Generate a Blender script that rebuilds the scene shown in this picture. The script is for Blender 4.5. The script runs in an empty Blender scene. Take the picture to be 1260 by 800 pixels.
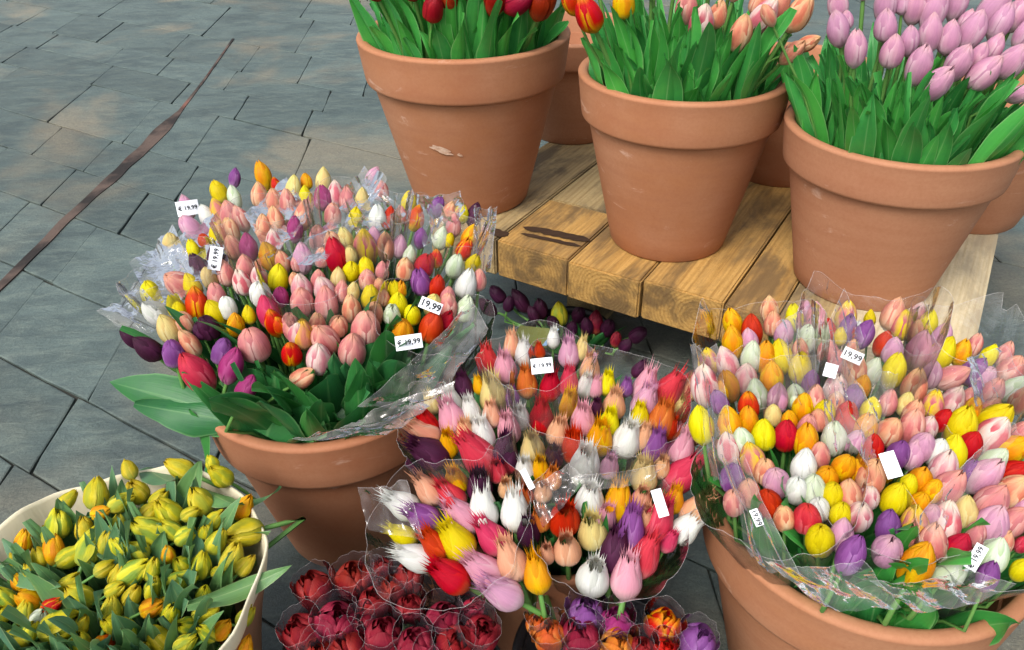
import bpy, bmesh, math, random
from mathutils import Vector, Matrix, Quaternion, noise
random.seed(7)
SC = bpy.context.scene
COL = SC.collection
PI = math.pi

# ------------------------------------------------------------------ camera frame
TH, ROLL, FPX = math.radians(34.5), math.radians(1.0), 970.0
CAM = Vector((0, 0, 1.21))
FW = Vector((0, math.cos(TH), -math.sin(TH)))
_R0 = Vector((1, 0, 0)); _U0 = Vector((0, math.sin(TH), math.cos(TH)))
RT = _R0*math.cos(ROLL) - _U0*math.sin(ROLL)
UP = _R0*math.sin(ROLL) + _U0*math.cos(ROLL)

def ray(x, y):
    return FW + RT*((x-630)/FPX) - UP*((y-400)/FPX)
def px(x, y, z):
    d = ray(x, y)
    return CAM + d*((z-CAM.z)/d.z)
def depth(p):
    return (p-CAM).dot(FW)

cam = bpy.data.cameras.new('camera'); camo = bpy.data.objects.new('camera', cam); COL.objects.link(camo)
cam.sensor_width = 36; cam.lens = FPX/1260*36; cam.clip_end = 500; cam.clip_start = 0.02
camo.matrix_world = Matrix.Translation(CAM) @ Matrix((RT, UP, -FW)).transposed().to_4x4()
SC.camera = camo

# ------------------------------------------------------------------ world, sun
SUN_EL, SUN_AZ = math.radians(52), math.radians(215)   # azimuth: where the sun stands, clockwise from +Y
w = bpy.data.worlds.new('World'); SC.world = w; w.use_nodes = True
nt = w.node_tree; bg = nt.nodes['Background']
sky = nt.nodes.new('ShaderNodeTexSky'); sky.sky_type = 'NISHITA'; sky.sun_disc = False
sky.sun_elevation = SUN_EL; sky.sun_rotation = SUN_AZ; sky.dust_density = 4.0; sky.air_density = 1.0; sky.ozone_density = 1.0
hsv = nt.nodes.new('ShaderNodeHueSaturation'); hsv.inputs['Saturation'].default_value = .5    # thin cloud greys the blue
nt.links.new(sky.outputs[0], hsv.inputs['Color']); nt.links.new(hsv.outputs[0], bg.inputs[0]); bg.inputs[1].default_value = 0.15
sl = bpy.data.lights.new('sun', 'SUN'); sl.energy = 1.5; sl.angle = math.radians(22); sl.color = (1, .965, .92)
so = bpy.data.objects.new('sun', sl); COL.objects.link(so)
sd = Vector((math.sin(SUN_AZ)*math.cos(SUN_EL), math.cos(SUN_AZ)*math.cos(SUN_EL), math.sin(SUN_EL)))
so.rotation_euler = sd.to_track_quat('Z', 'Y').to_euler()
SC.view_settings.view_transform = 'Standard'; SC.view_settings.look = 'None'
SC.view_settings.exposure = 0.70; SC.view_settings.gamma = 1.0
SC.view_settings.use_curve_mapping = False
SC.render.engine = 'CYCLES'
cy = SC.cycles
cy.use_denoising = True
cy.max_bounces = 7; cy.diffuse_bounces = 3; cy.glossy_bounces = 2; cy.transmission_bounces = 3
cy.transparent_max_bounces = 14; cy.caustics_reflective = False; cy.caustics_refractive = False

# ------------------------------------------------------------------ colour, node helpers
def hx(h, k=1.0):
    h = h.lstrip('#'); o = []
    for i in (0, 2, 4):
        c = int(h[i:i+2], 16)/255
        o.append((c/12.92 if c <= .04045 else ((c+.055)/1.055)**2.4)*k)
    return (o[0], o[1], o[2], 1)

class NT:
    def __init__(s, name):
        s.m = bpy.data.materials.new(name); s.m.use_nodes = True
        s.t = s.m.node_tree; s.t.nodes.clear()
        s.out = s.t.nodes.new('ShaderNodeOutputMaterial')
    def n(s, typ, **kw):
        o = s.t.nodes.new(typ)
        for k, v in kw.items(): setattr(o, k, v)
        return o
    def l(s, a, b): s.t.links.new(a, b)
    def val(s, sock, v):
        if hasattr(v, 'is_linked') or hasattr(v, 'links'): s.l(v, sock)
        else: sock.default_value = v
    def math(s, op, a, b=None, c=None, clamp=False):
        o = s.n('ShaderNodeMath', operation=op, use_clamp=clamp)
        for i, v in enumerate((a, b, c)):
            if v is not None: s.val(o.inputs[i], v)
        return o.outputs[0]
    def mix(s, f, a, b, mode='MIX'):
        o = s.n('ShaderNodeMixRGB', blend_type=mode)
        s.val(o.inputs[0], f); s.val(o.inputs[1], a); s.val(o.inputs[2], b)
        return o.outputs[0]
    def ramp(s, f, lo, hi, a=0.0, b=1.0):
        o = s.n('ShaderNodeMapRange', interpolation_type='SMOOTHSTEP')
        s.val(o.inputs[0], f)
        for i, v in enumerate((lo, hi, a, b)): o.inputs[i+1].default_value = v
        return o.outputs[0]
    def noise(s, vec, scale, detail=3, rough=.5, dist=0.0):
        o = s.n('ShaderNodeTexNoise'); o.inputs['Scale'].default_value = scale
        o.inputs['Detail'].default_value = detail; o.inputs['Roughness'].default_value = rough
        o.inputs['Distortion'].default_value = dist
        if vec is not None: s.l(vec, o.inputs['Vector'])
        return o.outputs['Fac']
    def mapping(s, vec, scale=(1, 1, 1), rot=(0, 0, 0), loc=(0, 0, 0)):
        o = s.n('ShaderNodeMapping'); s.l(vec, o.inputs[0])
        o.inputs['Scale'].default_value = scale; o.inputs['Rotation'].default_value = rot; o.inputs['Location'].default_value = loc
        return o.outputs[0]
    def bump(s, h, strength=.3, dist=.005):
        o = s.n('ShaderNodeBump'); o.inputs['Strength'].default_value = strength; o.inputs['Distance'].default_value = dist
        s.l(h, o.inputs['Height']); return o.outputs[0]
    def prin(s, color, rough=.5, spec=.5, normal=None, trans=0.0, tcol=None, coat=0):
        p = s.n('ShaderNodeBsdfPrincipled')
        s.val(p.inputs['Base Color'], color); s.val(p.inputs['Roughness'], rough)
        p.inputs['Specular IOR Level'].default_value = spec
        p.inputs['Coat Weight'].default_value = coat
        if normal is not None: s.l(normal, p.inputs['Normal'])
        sh = p.outputs[0]
        if trans:
            t = s.n('ShaderNodeBsdfTranslucent'); s.val(t.inputs[0], tcol if tcol is not None else color)
            mx = s.n('ShaderNodeMixShader'); mx.inputs[0].default_value = trans
            s.l(sh, mx.inputs[1]); s.l(t.outputs[0], mx.inputs[2]); sh = mx.outputs[0]
        s.l(sh, s.out.inputs[0])
        return s.m

def m_simple(name, col, rough=.5, spec=.5, nscale=30, var=.15):
    s = NT(name); tc = s.n('ShaderNodeTexCoord')
    f = s.noise(tc.outputs['Object'], nscale, 4)
    c = s.mix(f, tuple(x*(1-var) for x in col[:3])+(1,), tuple(min(1, x*(1+var)) for x in col[:3])+(1,))
    return s.prin(c, rough, spec)

# petal palettes: base, body, edge, tip, flame, flame amount, description
PAL = {
 'T': ('#B4C058', '#DCCC38', '#E4D654', '#C8B030', '#98A83A', .7, 'dull golden yellow'),
 'J': ('#C05038', '#A02026', '#B42C2C', '#98201F', '#801418', .4, 'dark red'),
 'P': ('#F2D0C0', '#E6A096', '#F3C6BA', '#EDAE96', '#C86C76', .72, 'soft pink'),
 'Q': ('#F2E2D8', '#EFCDC6', '#F6E2DC', '#F0DCC8', '#D46C80', .95, 'pale pink flamed'),
 'K': ('#EFD0A8', '#EEB28E', '#F5D0AE', '#EEC08E', '#D66E60', .75, 'peach'),
 'L': ('#F0D4D8', '#DCA6BE', '#EAC4D2', '#E0B4BA', '#C486AC', .5, 'lilac'),
 'V': ('#C09AC4', '#8E5296', '#A874B0', '#84488C', '#6C3A7C', .45, 'purple'),
 'D': ('#6A3450', '#4A1C3C', '#5C2A4C', '#361428', '#341228', .45, 'blackish purple'),
 'Y': ('#E6E070', '#EBDA1C', '#F0E240', '#E6D018', '#D8C010', .35, 'clear yellow'),
 'O': ('#F0D050', '#F2B41C', '#F4CC30', '#F0A818', '#E4701C', .60, 'orange yellow'),
 'R': ('#E08050', '#CB2F28', '#DC4434', '#C83020', '#A81C22', .40, 'red'),
 'W': ('#E4EAD0', '#F0F0EA', '#F6F6F2', '#ECF0E4', '#DCE6D2', .40, 'white'),
 'G': ('#C8DAA8', '#E0EAD2', '#EEF2E2', '#DCE8C4', '#BCD49C', .60, 'greenish white'),
 'M': ('#D890B0', '#A83C78', '#BC5890', '#A03068', '#8C2860', .45, 'magenta'),
 'S': ('#F0A0A0', '#DA4A60', '#E4687A', '#D84450', '#C02C4C', .50, 'rose red'),
 'B': ('#EED8A0', '#E9B860', '#F0D040', '#EED038', '#D07484', .90, 'yellow edged pink'),
 'F': ('#F0C840', '#DC4A22', '#F0B428', '#F0A820', '#CC2A1C', .70, 'red and yellow flamed'),
 'C': ('#E8E0A8', '#EBD890', '#F0E2A4', '#E6D480', '#E0B070', .40, 'cream'),
 'E': ('#B8C860', '#D8CE40', '#E8DC58', '#D4C030', '#90A844', .85, 'green streaked yellow'),
 'U': ('#E8B878', '#D8783C', '#E49850', '#D06838', '#B84838', .55, 'burnt orange'),
 'X': ('#D88860', '#962A34', '#B84850', '#88242E', '#741C34', .55, 'wine red'),
 'N': ('#F8D8D8', '#EBA8B8', '#F2C2CC', '#F0B8C0', '#DC8CA4', .40, 'baby pink'),
 'H': ('#F4D8C8', '#F0B890', '#F4CCA8', '#EEB080', '#E89878', .40, 'apricot'),
}
_pm = {}
def petal_mat(code, fringed=False):
    key = (code, fringed)
    if key in _pm: return _pm[key]
    base, body, edge, tip, flame, amt, desc = PAL[code]
    if fringed:
        if code in 'OF': tip = '#F4B81C'
        elif code == 'R' : tip = '#E0402A'
        elif code == 'L': tip = '#B060A8'
        amt *= .5
    K = .86
    s = NT('petal_'+desc.replace(' ', '_')+('_fringed' if fringed else ''))
    tc = s.n('ShaderNodeTexCoord'); sep = s.n('ShaderNodeSeparateXYZ'); s.l(tc.outputs['UV'], sep.inputs[0])
    u, v = sep.outputs[0], sep.outputs[1]
    oi = s.n('ShaderNodeObjectInfo')
    # longitudinal veins
    cmb = s.n('ShaderNodeCombineXYZ'); s.l(s.math('MULTIPLY', u, 26), cmb.inputs[0]); s.l(s.math('MULTIPLY', v, 2.2), cmb.inputs[1]); s.l(s.math('MULTIPLY', oi.outputs['Random'], 50), cmb.inputs[2])
    vein = s.noise(cmb.outputs[0], 1.0, 3, .6)
    cm2 = s.n('ShaderNodeCombineXYZ'); s.l(s.math('MULTIPLY', u, 5), cm2.inputs[0]); s.l(s.math('MULTIPLY', v, 3), cm2.inputs[1]); s.l(s.math('MULTIPLY', oi.outputs['Random'], 90), cm2.inputs[2])
    blot = s.noise(cm2.outputs[0], 1.0, 2, .5)
    mid = s.math('SUBTRACT', 1.0, s.math('ABSOLUTE', s.math('MULTIPLY_ADD', u, 2.0, -1.0)))   # 1 on the midrib
    edgef = s.ramp(s.math('ADD', mid, s.math('MULTIPLY_ADD', vein, .5, -.25)), .02, .42, 1, 0)
    c = s.mix(s.ramp(v, .04, .42), hx(base, K), hx(body, K))
    c = s.mix(edgef, c, hx(edge, K))
    fl = s.math('MULTIPLY', s.ramp(s.math('ADD', mid, s.math('MULTIPLY_ADD', blot, .9, -.45)), .45, .85), s.math('MULTIPLY', s.ramp(v, .1, .35), s.ramp(v, .7, .98, 1, 0)))
    ra = s.math('MULTIPLY_ADD', oi.outputs['Random'], .7, .55)
    c = s.mix(s.math('MULTIPLY', s.math('MULTIPLY', fl, ra), amt, clamp=True), c, hx(flame, K))
    c = s.mix(s.math('MULTIPLY', s.ramp(v, .82, 1.0), .8), c, hx(tip, K))
    hs = s.n('ShaderNodeHueSaturation'); s.l(c, hs.inputs['Color'])
    s.l(s.math('MULTIPLY_ADD', oi.outputs['Random'], .026, .487), hs.inputs['Hue'])
    s.l(s.math('MULTIPLY_ADD', vein, .34, s.math('MULTIPLY_ADD', oi.outputs['Random'], .14, .76)), hs.inputs['Value'])
    hs.inputs['Saturation'].default_value = 1.04
    bp = s.bump(s.math('ADD', vein, blot), .5, .0025)
    _pm[key] = s.prin(hs.outputs[0], .52, .28, bp, .26)
    return _pm[key]

def leaf_material(name, a, b, edge):
    s = NT(name); tc = s.n('ShaderNodeTexCoord'); sep = s.n('ShaderNodeSeparateXYZ'); s.l(tc.outputs['UV'], sep.inputs[0])
    u, v = sep.outputs[0], sep.outputs[1]; oi = s.n('ShaderNodeObjectInfo')
    cmb = s.n('ShaderNodeCombineXYZ'); s.l(s.math('MULTIPLY', u, 34), cmb.inputs[0]); s.l(s.math('MULTIPLY', v, 1.6), cmb.inputs[1]); s.l(s.math('MULTIPLY', oi.outputs['Random'], 50), cmb.inputs[2])
    vein = s.noise(cmb.outputs[0], 1.0, 2, .5)
    blot = s.noise(s.mapping(tc.outputs['Object'], (6, 6, 6)), 2.0, 3, .6)
    c = s.mix(s.math('MULTIPLY_ADD', blot, .9, s.math('MULTIPLY_ADD', oi.outputs['Random'], .9, -.45), clamp=True), hx(a), hx(b))
    mid = s.math('ABSOLUTE', s.math('MULTIPLY_ADD', u, 2.0, -1.0))
    c = s.mix(s.ramp(mid, .9, 1.0, 0, .45), c, hx(edge))
    c = s.mix(s.ramp(mid, .0, .09, .3, 0), c, hx(edge))
    hs = s.n('ShaderNodeHueSaturation'); s.l(c, hs.inputs['Color']); s.l(s.math('MULTIPLY_ADD', vein, .3, .85), hs.inputs['Value'])
    return s.prin(hs.outputs[0], .38, .5, s.bump(vein, .3, .002), .25, None)
LEAF = {
 'bright': leaf_material('leaf_fresh_green', '#4CA844', '#388C46', '#A0D088'),
 'deep': leaf_material('leaf_deep_green', '#3A843A', '#2F6C40', '#84B474'),
 'blue': leaf_material('leaf_grey_green', '#648E52', '#547E62', '#B4C488'),
}
s = NT('stem_green'); tc = s.n('ShaderNodeTexCoord')
STEM = s.prin(s.mix(s.noise(tc.outputs['Object'], 14), hx('#6E9A50'), hx('#56883F')), .42, .4, None, .1)

def terracotta(name, tint='#B4724C', seed=0):
    s = NT(name); tc = s.n('ShaderNodeTexCoord'); o = s.mapping(tc.outputs['Object'], loc=(seed, seed*2, 0))
    n1 = s.noise(o, 5, 5, .6); n2 = s.noise(s.mapping(o, (2, 2, 14)), 4, 4, .6); n3 = s.noise(o, 160, 3, .7)
    n4 = s.noise(s.mapping(o, (1, 1, 2.4)), 9, 5, .65, .6)
    c = s.mix(s.ramp(n1, .3, .7), hx(tint), hx('#AE7C5C'))
    c = s.mix(s.ramp(n2, .35, .75, 0, .5), c, hx('#A06A4C'))
    c = s.mix(s.ramp(n4, .62, .74, 0, .6), c, hx('#D0AE98'))
    c = s.mix(s.ramp(n3, .35, .7, 0, .18), c, hx('#8A4E30'))
    c = s.mix(s.ramp(s.noise(s.mapping(o, (1, 1, .5)), 3.3, 3), .55, .75, 0, .35), c, hx('#9A5B3C'))
    return s.prin(c, s.ramp(n1, .2, .8, .62, .8), .3, s.bump(n3, .12, .002))
TERRA = [terracotta('terracotta_warm', '#A66E4A', 0), terracotta('terracotta_dusty', '#A87456', 3), terracotta('terracotta_red', '#A06646', 7)]

def wood_mat(name, light, dark, ringc, dirt, seed, rough=.6):
    s = NT(name); tc = s.n('ShaderNodeTexCoord'); oi = s.n('ShaderNodeObjectInfo')
    off = s.n('ShaderNodeCombineXYZ'); s.l(s.math('MULTIPLY', oi.outputs['Random'], 9), off.inputs[0]); s.l(s.math('MULTIPLY_ADD', oi.outputs['Random'], .08, -.04), off.inputs[1]); s.l(s.math('MULTIPLY_ADD', oi.outputs['Random'], -.05, .045), off.inputs[2])
    add = s.n('ShaderNodeVectorMath', operation='ADD'); s.l(tc.outputs['Object'], add.inputs[0]); s.l(off.outputs[0], add.inputs[1])
    o = add.outputs[0]
    wob = s.noise(s.mapping(o, (1.2, 9, 9)), 1.0, 3, .5)
    sep = s.n('ShaderNodeSeparateXYZ'); s.l(o, sep.inputs[0])
    r = s.math('SQRT', s.math('ADD', s.math('POWER', s.math('ABSOLUTE', sep.outputs[1]), 2.0), s.math('POWER', s.math('ABSOLUTE', sep.outputs[2]), 2.0)))
    ring = s.math('SINE', s.math('MULTIPLY', s.math('ADD', r, s.math('MULTIPLY', wob, .035)), 760))
    ring = s.ramp(ring, -.6, 1.0)
    fib = s.noise(s.mapping(o, (6, 150, 150)), 1.0, 4, .65)
    spk = s.noise(o, 190, 3, .7)
    c = s.mix(s.math('MULTIPLY', ring, .45), hx(light), hx(ringc))
    c = s.mix(s.ramp(fib, .42, .72, 0, .55), c, hx(dark))
    c = s.mix(s.ramp(spk, .5, .72, 0, .35), c, hx(dark))
    big = s.noise(s.mapping(o, (3, 9, 9)), 1.3, 4, .65, .4)
    c = s.mix(s.ramp(big, .40, .64, 0, .8), c, hx(dirt))
    h = s.math('ADD', s.math('MULTIPLY', ring, .3), s.math('ADD', fib, spk))
    return s.prin(c, rough, .35, s.bump(h, .35, .003))
WOOD = wood_mat('timber_honey', '#BE9656', '#7E5A2C', '#9C7438', '#5C4A34', 0)
WOOD2 = wood_mat('timber_weathered', '#B09A6C', '#766040', '#94794C', '#544838', 2, .7)
WOODP = wood_mat('timber_pale', '#CFC09C', '#A08C68', '#C0AC84', '#9C9078', 4, .7)

def film_mat(name, tint='#FFFFFF', haze=.07, rgb=(1, 1, 1), bs=.45):
    s = NT(name); tc = s.n('ShaderNodeTexCoord')
    o = tc.outputs['Object']
    n = s.noise(s.mapping(o, (16, 16, 9)), 1.0, 3, .5, 1.4)
    n2 = s.noise(s.mapping(o, (70, 70, 18)), 1.0, 3, .6, .8)
    bp = s.bump(s.math('ADD', n, s.math('MULTIPLY', n2, .2)), bs, .014)
    tr = s.n('ShaderNodeBsdfTransparent'); tr.inputs[0].default_value = rgb + (1,)
    gl = s.n('ShaderNodeBsdfGlossy'); gl.inputs['Roughness'].default_value = .12; s.l(bp, gl.inputs['Normal'])
    df = s.n('ShaderNodeBsdfDiffuse'); df.inputs[0].default_value = hx(tint); 
    tl = s.n('ShaderNodeBsdfTranslucent'); tl.inputs[0].default_value = hx(tint)
    md = s.n('ShaderNodeMixShader'); md.inputs[0].default_value = .5; s.l(df.outputs[0], md.inputs[1]); s.l(tl.outputs[0], md.inputs[2])
    lw = s.n('ShaderNodeLayerWeight'); lw.inputs[0].default_value = .13; s.l(bp, lw.inputs['Normal'])
    m1 = s.n('ShaderNodeMixShader'); s.l(s.math('MULTIPLY', s.ramp(n, .35, .75, .4, 1.9), haze), m1.inputs[0])
    s.l(tr.outputs[0], m1.inputs[1]); s.l(md.outputs[0], m1.inputs[2])
    m2 = s.n('ShaderNodeMixShader'); s.l(s.math('MULTIPLY_ADD', lw.outputs['Fresnel'], .9, .045, clamp=True), m2.inputs[0])
    s.l(m1.outputs[0], m2.inputs[1]); s.l(gl.outputs[0], m2.inputs[2])
    s.l(m2.outputs[0], s.out.inputs[0])
    return s.m
FILM = film_mat('cellophane_clear', '#FFFDF8', .032)
FILMF = film_mat('cellophane_folded', '#FFF8F0', .11, bs=.28)
FILM2 = film_mat('cellophane_mauve', '#F0E4F0', .04, (.97, .95, .98))
s = NT('cellophane_rim'); FILMRIM = s.prin(hx('#DCD8D6'), .15, .8)
_sh = s.out.inputs[0].links[0].from_socket; _tr = s.n('ShaderNodeBsdfTransparent'); _mx = s.n('ShaderNodeMixShader'); _mx.inputs[0].default_value = .36
s.l(_tr.outputs[0], _mx.inputs[1]); s.l(_sh, _mx.inputs[2]); s.l(_mx.outputs[0], s.out.inputs[0])

# ------------------------------------------------------------------ mesh helpers
def mesh_obj(name, verts, faces, mat, parent=None, uvs=None, smooth=True):
    me = bpy.data.meshes.new(name); me.from_pydata([tuple(v) for v in verts], [], faces); me.update()
    if uvs:
        lay = me.uv_layers.new(name='UVMap')
        for lp in me.loops: lay.data[lp.index].uv = uvs[lp.vertex_index]
    if smooth: me.polygons.foreach_set('use_smooth', [True]*len(me.polygons))
    if mat: me.materials.append(mat)
    return link(name, me, parent)
def link(name, me, parent=None):
    o = bpy.data.objects.new(name, me); COL.objects.link(o)
    if parent: o.parent = parent
    return o
def tag(o, label=None, cat=None, group=None, kind=None):
    if label: o['label'] = label
    if cat: o['category'] = cat
    if group: o['group'] = group
    if kind: o['kind'] = kind
    return o
def empty(name, loc, rz=0):
    o = bpy.data.objects.new(name, None); COL.objects.link(o); o.location = loc; o.rotation_euler = (0, 0, rz)
    o.empty_display_size = .05
    return o
def grid_faces(nu, nv, off=0, wrap=False):
    f = []
    W = nu
    for j in range(nv-1):
        for i in range(nu if wrap else nu-1):
            a = off+j*W+i; b = off+j*W+(i+1) % W
            f.append((a, b, b+W, a+W))
    return f
def lathe(prof, seg=96):
    v, f = [], []
    n = len(prof)
    for i in range(seg):
        a = 2*PI*i/seg; c, s_ = math.cos(a), math.sin(a)
        v += [(r*c, r*s_, z) for r, z in prof]
    for i in range(seg):
        k = (i+1) % seg
        for j in range(n-1):
            f.append((i*n+j, k*n+j, k*n+j+1, i*n+j+1))
    return v, f
def tube_mesh(pts, rads, seg=7):
    v, f = [], []
    for i, p in enumerate(pts):
        t = (pts[min(i+1, len(pts)-1)]-pts[max(i-1, 0)]).normalized()
        a = t.orthogonal().normalized(); b = t.cross(a)
        if i and (a.dot(pa) < .99):
            a = (pa - t*pa.dot(t)).normalized(); b = t.cross(a)
        pa = a
        for k in range(seg):
            q = 2*PI*k/seg
            v.append(p+(a*math.cos(q)+b*math.sin(q))*rads[i])
    f = grid_faces(seg, len(pts), 0, True)
    return v, f
def bevel_box(name, sx, sy, sz, mat, parent=None, bev=.003, seg=2, jitter=0):
    bm = bmesh.new(); bmesh.ops.create_cube(bm, size=1)
    for v in bm.verts: v.co = Vector((v.co.x*sx, v.co.y*sy, v.co.z*sz))
    if jitter:
        bmesh.ops.subdivide_edges(bm, edges=[e for e in bm.edges if abs((e.verts[0].co-e.verts[1].co).x) > sx*.5], cuts=14)
        for v in bm.verts:
            nv = noise.noise_vector(v.co*3+Vector((sx*7, sy*13, sz)))
            v.co += Vector((0, nv.y*jitter, nv.z*jitter*.6))
    bmesh.ops.bevel(bm, geom=list(bm.edges), offset=bev, segments=seg, affect='EDGES', clamp_overlap=True) if not jitter else bmesh.ops.bevel(bm, geom=[e for e in bm.edges if len(e.link_faces) == 2 and e.calc_face_angle(0) > .6], offset=bev, segments=seg, affect='EDGES')
    me = bpy.data.meshes.new(name); bm.to_mesh(me); bm.free()
    if mat: me.materials.append(mat)
    return link(name, me, parent)

def lerp_tab(tab, v):
    for (a, ra), (b, rb) in zip(tab, tab[1:]):
        if v <= b:
            t = (v-a)/(b-a); t = t*t*(3-2*t)*.5+t*.5
            return ra+(rb-ra)*t
    return tab[-1][1]

# ------------------------------------------------------------------ blooms (unit: width 1, axis +Z, base at 0)
PROF = {
 'egg':   ([(0, .16), (.08, .33), (.22, .47), (.38, .50), (.55, .475), (.72, .39), (.86, .25), (.95, .12), (1, .02)], 1.66),
 'slim':  ([(0, .15), (.08, .30), (.22, .43), (.38, .49), (.55, .50), (.72, .42), (.86, .27), (.95, .13), (1, .02)], 1.92),
 'round': ([(0, .17), (.08, .36), (.22, .49), (.40, .50), (.58, .48), (.74, .42), (.88, .28), (.96, .15), (1, .04)], 1.46),
}
def add_petal(V, Fc, UV, phi, prof, L, w0, rs, top, rnd, nu=7, nv=11, ridge=.03, curl=0.0, tiltz=0.0, rnd_tip=False):
    off = len(V)
    for j in range(nv):
        v = j/(nv-1)
        r = lerp_tab(prof, v)*rs
        wid = w0*(lerp_tab([(0, .62), (.15, .85), (.4, 1.0), (.65, 1.0), (.82, .95), (.93, .85), (1, .45)], v))
        if rnd_tip: wid = w0*lerp_tab([(0, .5), (.2, .8), (.5, 1), (.8, 1), (1, .72)], v)
        for i in range(nu):
            u = i/(nu-1)*2-1
            a = phi+u*wid + rnd.uniform(-.01, .01)
            rr = r*(1 + ridge*(1-abs(u))**2*math.sin(PI*v) - .035*abs(u)**3) + curl*abs(u)**2*.05*math.sin(PI*v)
            if v > .8 and abs(u) < .99: rr = max(rr, .02)
            z = L*(v*top - (.02+(.16 if rnd_tip else .12)*v**4)*abs(u)**2.4*v) + tiltz*v
            V.append(Vector((rr*math.cos(a), rr*math.sin(a), z)))
            UV.append((i/(nu-1), v))
    Fc += grid_faces(nu, nv, off)

def bloom_egg(kind, seed):
    rnd = random.Random(seed); prof, L = PROF[kind]
    L *= rnd.uniform(.94, 1.06)
    V, Fc, UV = [], [], []
    ph = rnd.uniform(0, 2*PI); op = rnd.uniform(0, .04) if rnd.random() < .75 else rnd.uniform(.06, .16)
    pr = [(a, b+op*max(0, a-.55)*.9) for a, b in prof]
    for k in range(3):
        add_petal(V, Fc, UV, ph+k*2*PI/3+PI/3+rnd.uniform(-.06, .06), pr, L, 1.12, .91, rnd.uniform(.97, 1.01), rnd)
    pr = [(a, b+(op+rnd.uniform(0, .05))*max(0, a-.5)*.9) for a, b in prof]
    for k in range(3):
        add_petal(V, Fc, UV, ph+k*2*PI/3+rnd.uniform(-.08, .08), pr, L, rnd.uniform(.92, 1.06), 1.0+rnd.uniform(-.01, .02), rnd.uniform(.90, 1.0), rnd)
    return V, Fc, UV, L

def bloom_fringe(seed):
    """egg-shaped body whose petals end in a crown of ragged teeth"""
    rnd = random.Random(seed); L = rnd.uniform(1.75, 2.1)
    op = rnd.uniform(-.05, .04)
    prof = [(0, .16), (.08, .33), (.20, .46), (.34, .50), (.50, .45), (.66, .37+op*.4), (.80, .30+op*.8), (.9, .25+op*1.2), (1, .27+op*1.6)]
    V, Fc, UV = [], [], []; ph = rnd.uniform(0, 6)
    for ring in range(2):
        for k in range(3):
            phi = ph+k*2*PI/3+(PI/3 if ring == 0 else 0)+rnd.uniform(-.08, .08); rs = .9 if ring == 0 else 1.0
            nu, nv = 9, 9; off = len(V); top = .80*rnd.uniform(.95, 1.04)
            for j in range(nv):
                v = j/(nv-1)
                wid = 1.08*lerp_tab([(0, .62), (.15, .85), (.4, 1.0), (.65, .92), (.85, .74), (1, .60)], v)
                for i in range(nu):
                    u = i/(nu-1)*2-1
                    r = lerp_tab(prof, v*.86)*rs*(1+.03*(1-abs(u))**2*math.sin(PI*v)-.03*abs(u)**3)
                    a = phi+u*wid
                    z = L*(v*top - .14*abs(u)**1.6*v**3)
                    V.append(Vector((r*math.cos(a), r*math.sin(a), z))); UV.append((i/(nu-1), v*.82))
            Fc += grid_faces(nu, nv, off)
            row = off+(nv-1)*nu
            for i in range(0, nu-1, 2):      # teeth along the top edge
                a, b = V[row+i], V[row+i+2]; mm = V[row+i+1]
                m = (a+b)/2; rad = Vector((m.x, m.y, 0)); rad.normalize()
                c = abs((i+1)/(nu-1)*2-1)
                h = L*(rnd.uniform(.17, .32)*(1-.3*c))
                tipv = m + Vector((0, 0, h)) + rad*rnd.uniform(-.02, .12) + Vector((rnd.uniform(-.04, .04), rnd.uniform(-.04, .04), 0))
                mid1 = a.lerp(tipv, .42) + (m-a)*.26; mid2 = b.lerp(tipv, .42) + (m-b)*.26
                n0 = len(V); V += [mid1, mid2, tipv]; UV += [(i/(nu-1), .92), ((i+1)/(nu-1), .92), ((i+.5)/(nu-1), 1.0)]
                Fc += [(row+i, row+i+1, n0), (row+i+1, n0+1, n0), (row+i+1, row+i+2, n0+1), (n0, n0+1, n0+2)]
    return V, Fc, UV, L

def bloom_double(seed, bud=False):
    """peony tulip: ring inside ring of cupped petals, the heart folded shut"""
    rnd = random.Random(seed); L = 1.16; V, Fc, UV = [], [], []
    for ring, (n, rs, top, clo) in enumerate(((3, .28, .84, .35), (3, .52, .92, .52), (3, .78, .96, .66), (3, 1.0, .90, .80))):
        ph = rnd.uniform(0, 6)
        for k in range(n):
            t = rnd.uniform(-.06, .06)
            prof = [(0, .16/max(rs, .4)), (.1, .32), (.3, .50), (.5, .53), (.7, .50), (.85, .46*clo+.04), (.95, .40*clo+.03), (1, .33*clo+.02)]
            prof = [(a, b*(1+t)) for a, b in prof]
            add_petal(V, Fc, UV, ph+k*2*PI/n+rnd.uniform(-.2, .2), prof, L, (2.4/n)*(1.25), rs, top*rnd.uniform(.94, 1.04), rnd, nu=7, nv=10, ridge=rnd.uniform(-.1, .06), curl=rnd.uniform(-.5, 1.5), rnd_tip=True)
    for p in V: p += noise.noise_vector(p*3+Vector((seed, 0, 0)))*.025
    return V, Fc, UV, L

def bloom_parrot(seed):
    rnd = random.Random(seed)
    prof = [(0, .16), (.1, .36), (.26, .48), (.42, .50), (.6, .46), (.76, .38), (.9, .26), (1, .12)]; L = rnd.uniform(1.35, 1.6)
    V, Fc, UV = [], [], []; ph = rnd.uniform(0, 6)
    for ring, rs in ((0, .80), (1, .92), (2, 1.0)):
        for k in range(3):
            add_petal(V, Fc, UV, ph+k*2*PI/3+ring*1.05+rnd.uniform(-.15, .15), prof, L, rnd.uniform(.72, .95), rs*rnd.uniform(.97, 1.05), rnd.uniform(.84, 1.03), rnd, nu=8, nv=12, ridge=rnd.uniform(.0, .09), curl=rnd.uniform(-.5, 1.2))
    for p in V: p += noise.noise_vector(p*3.2+Vector((seed*3, 0, 0)))*.05*min(1, p.z)
    return V, Fc, UV, L

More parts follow.
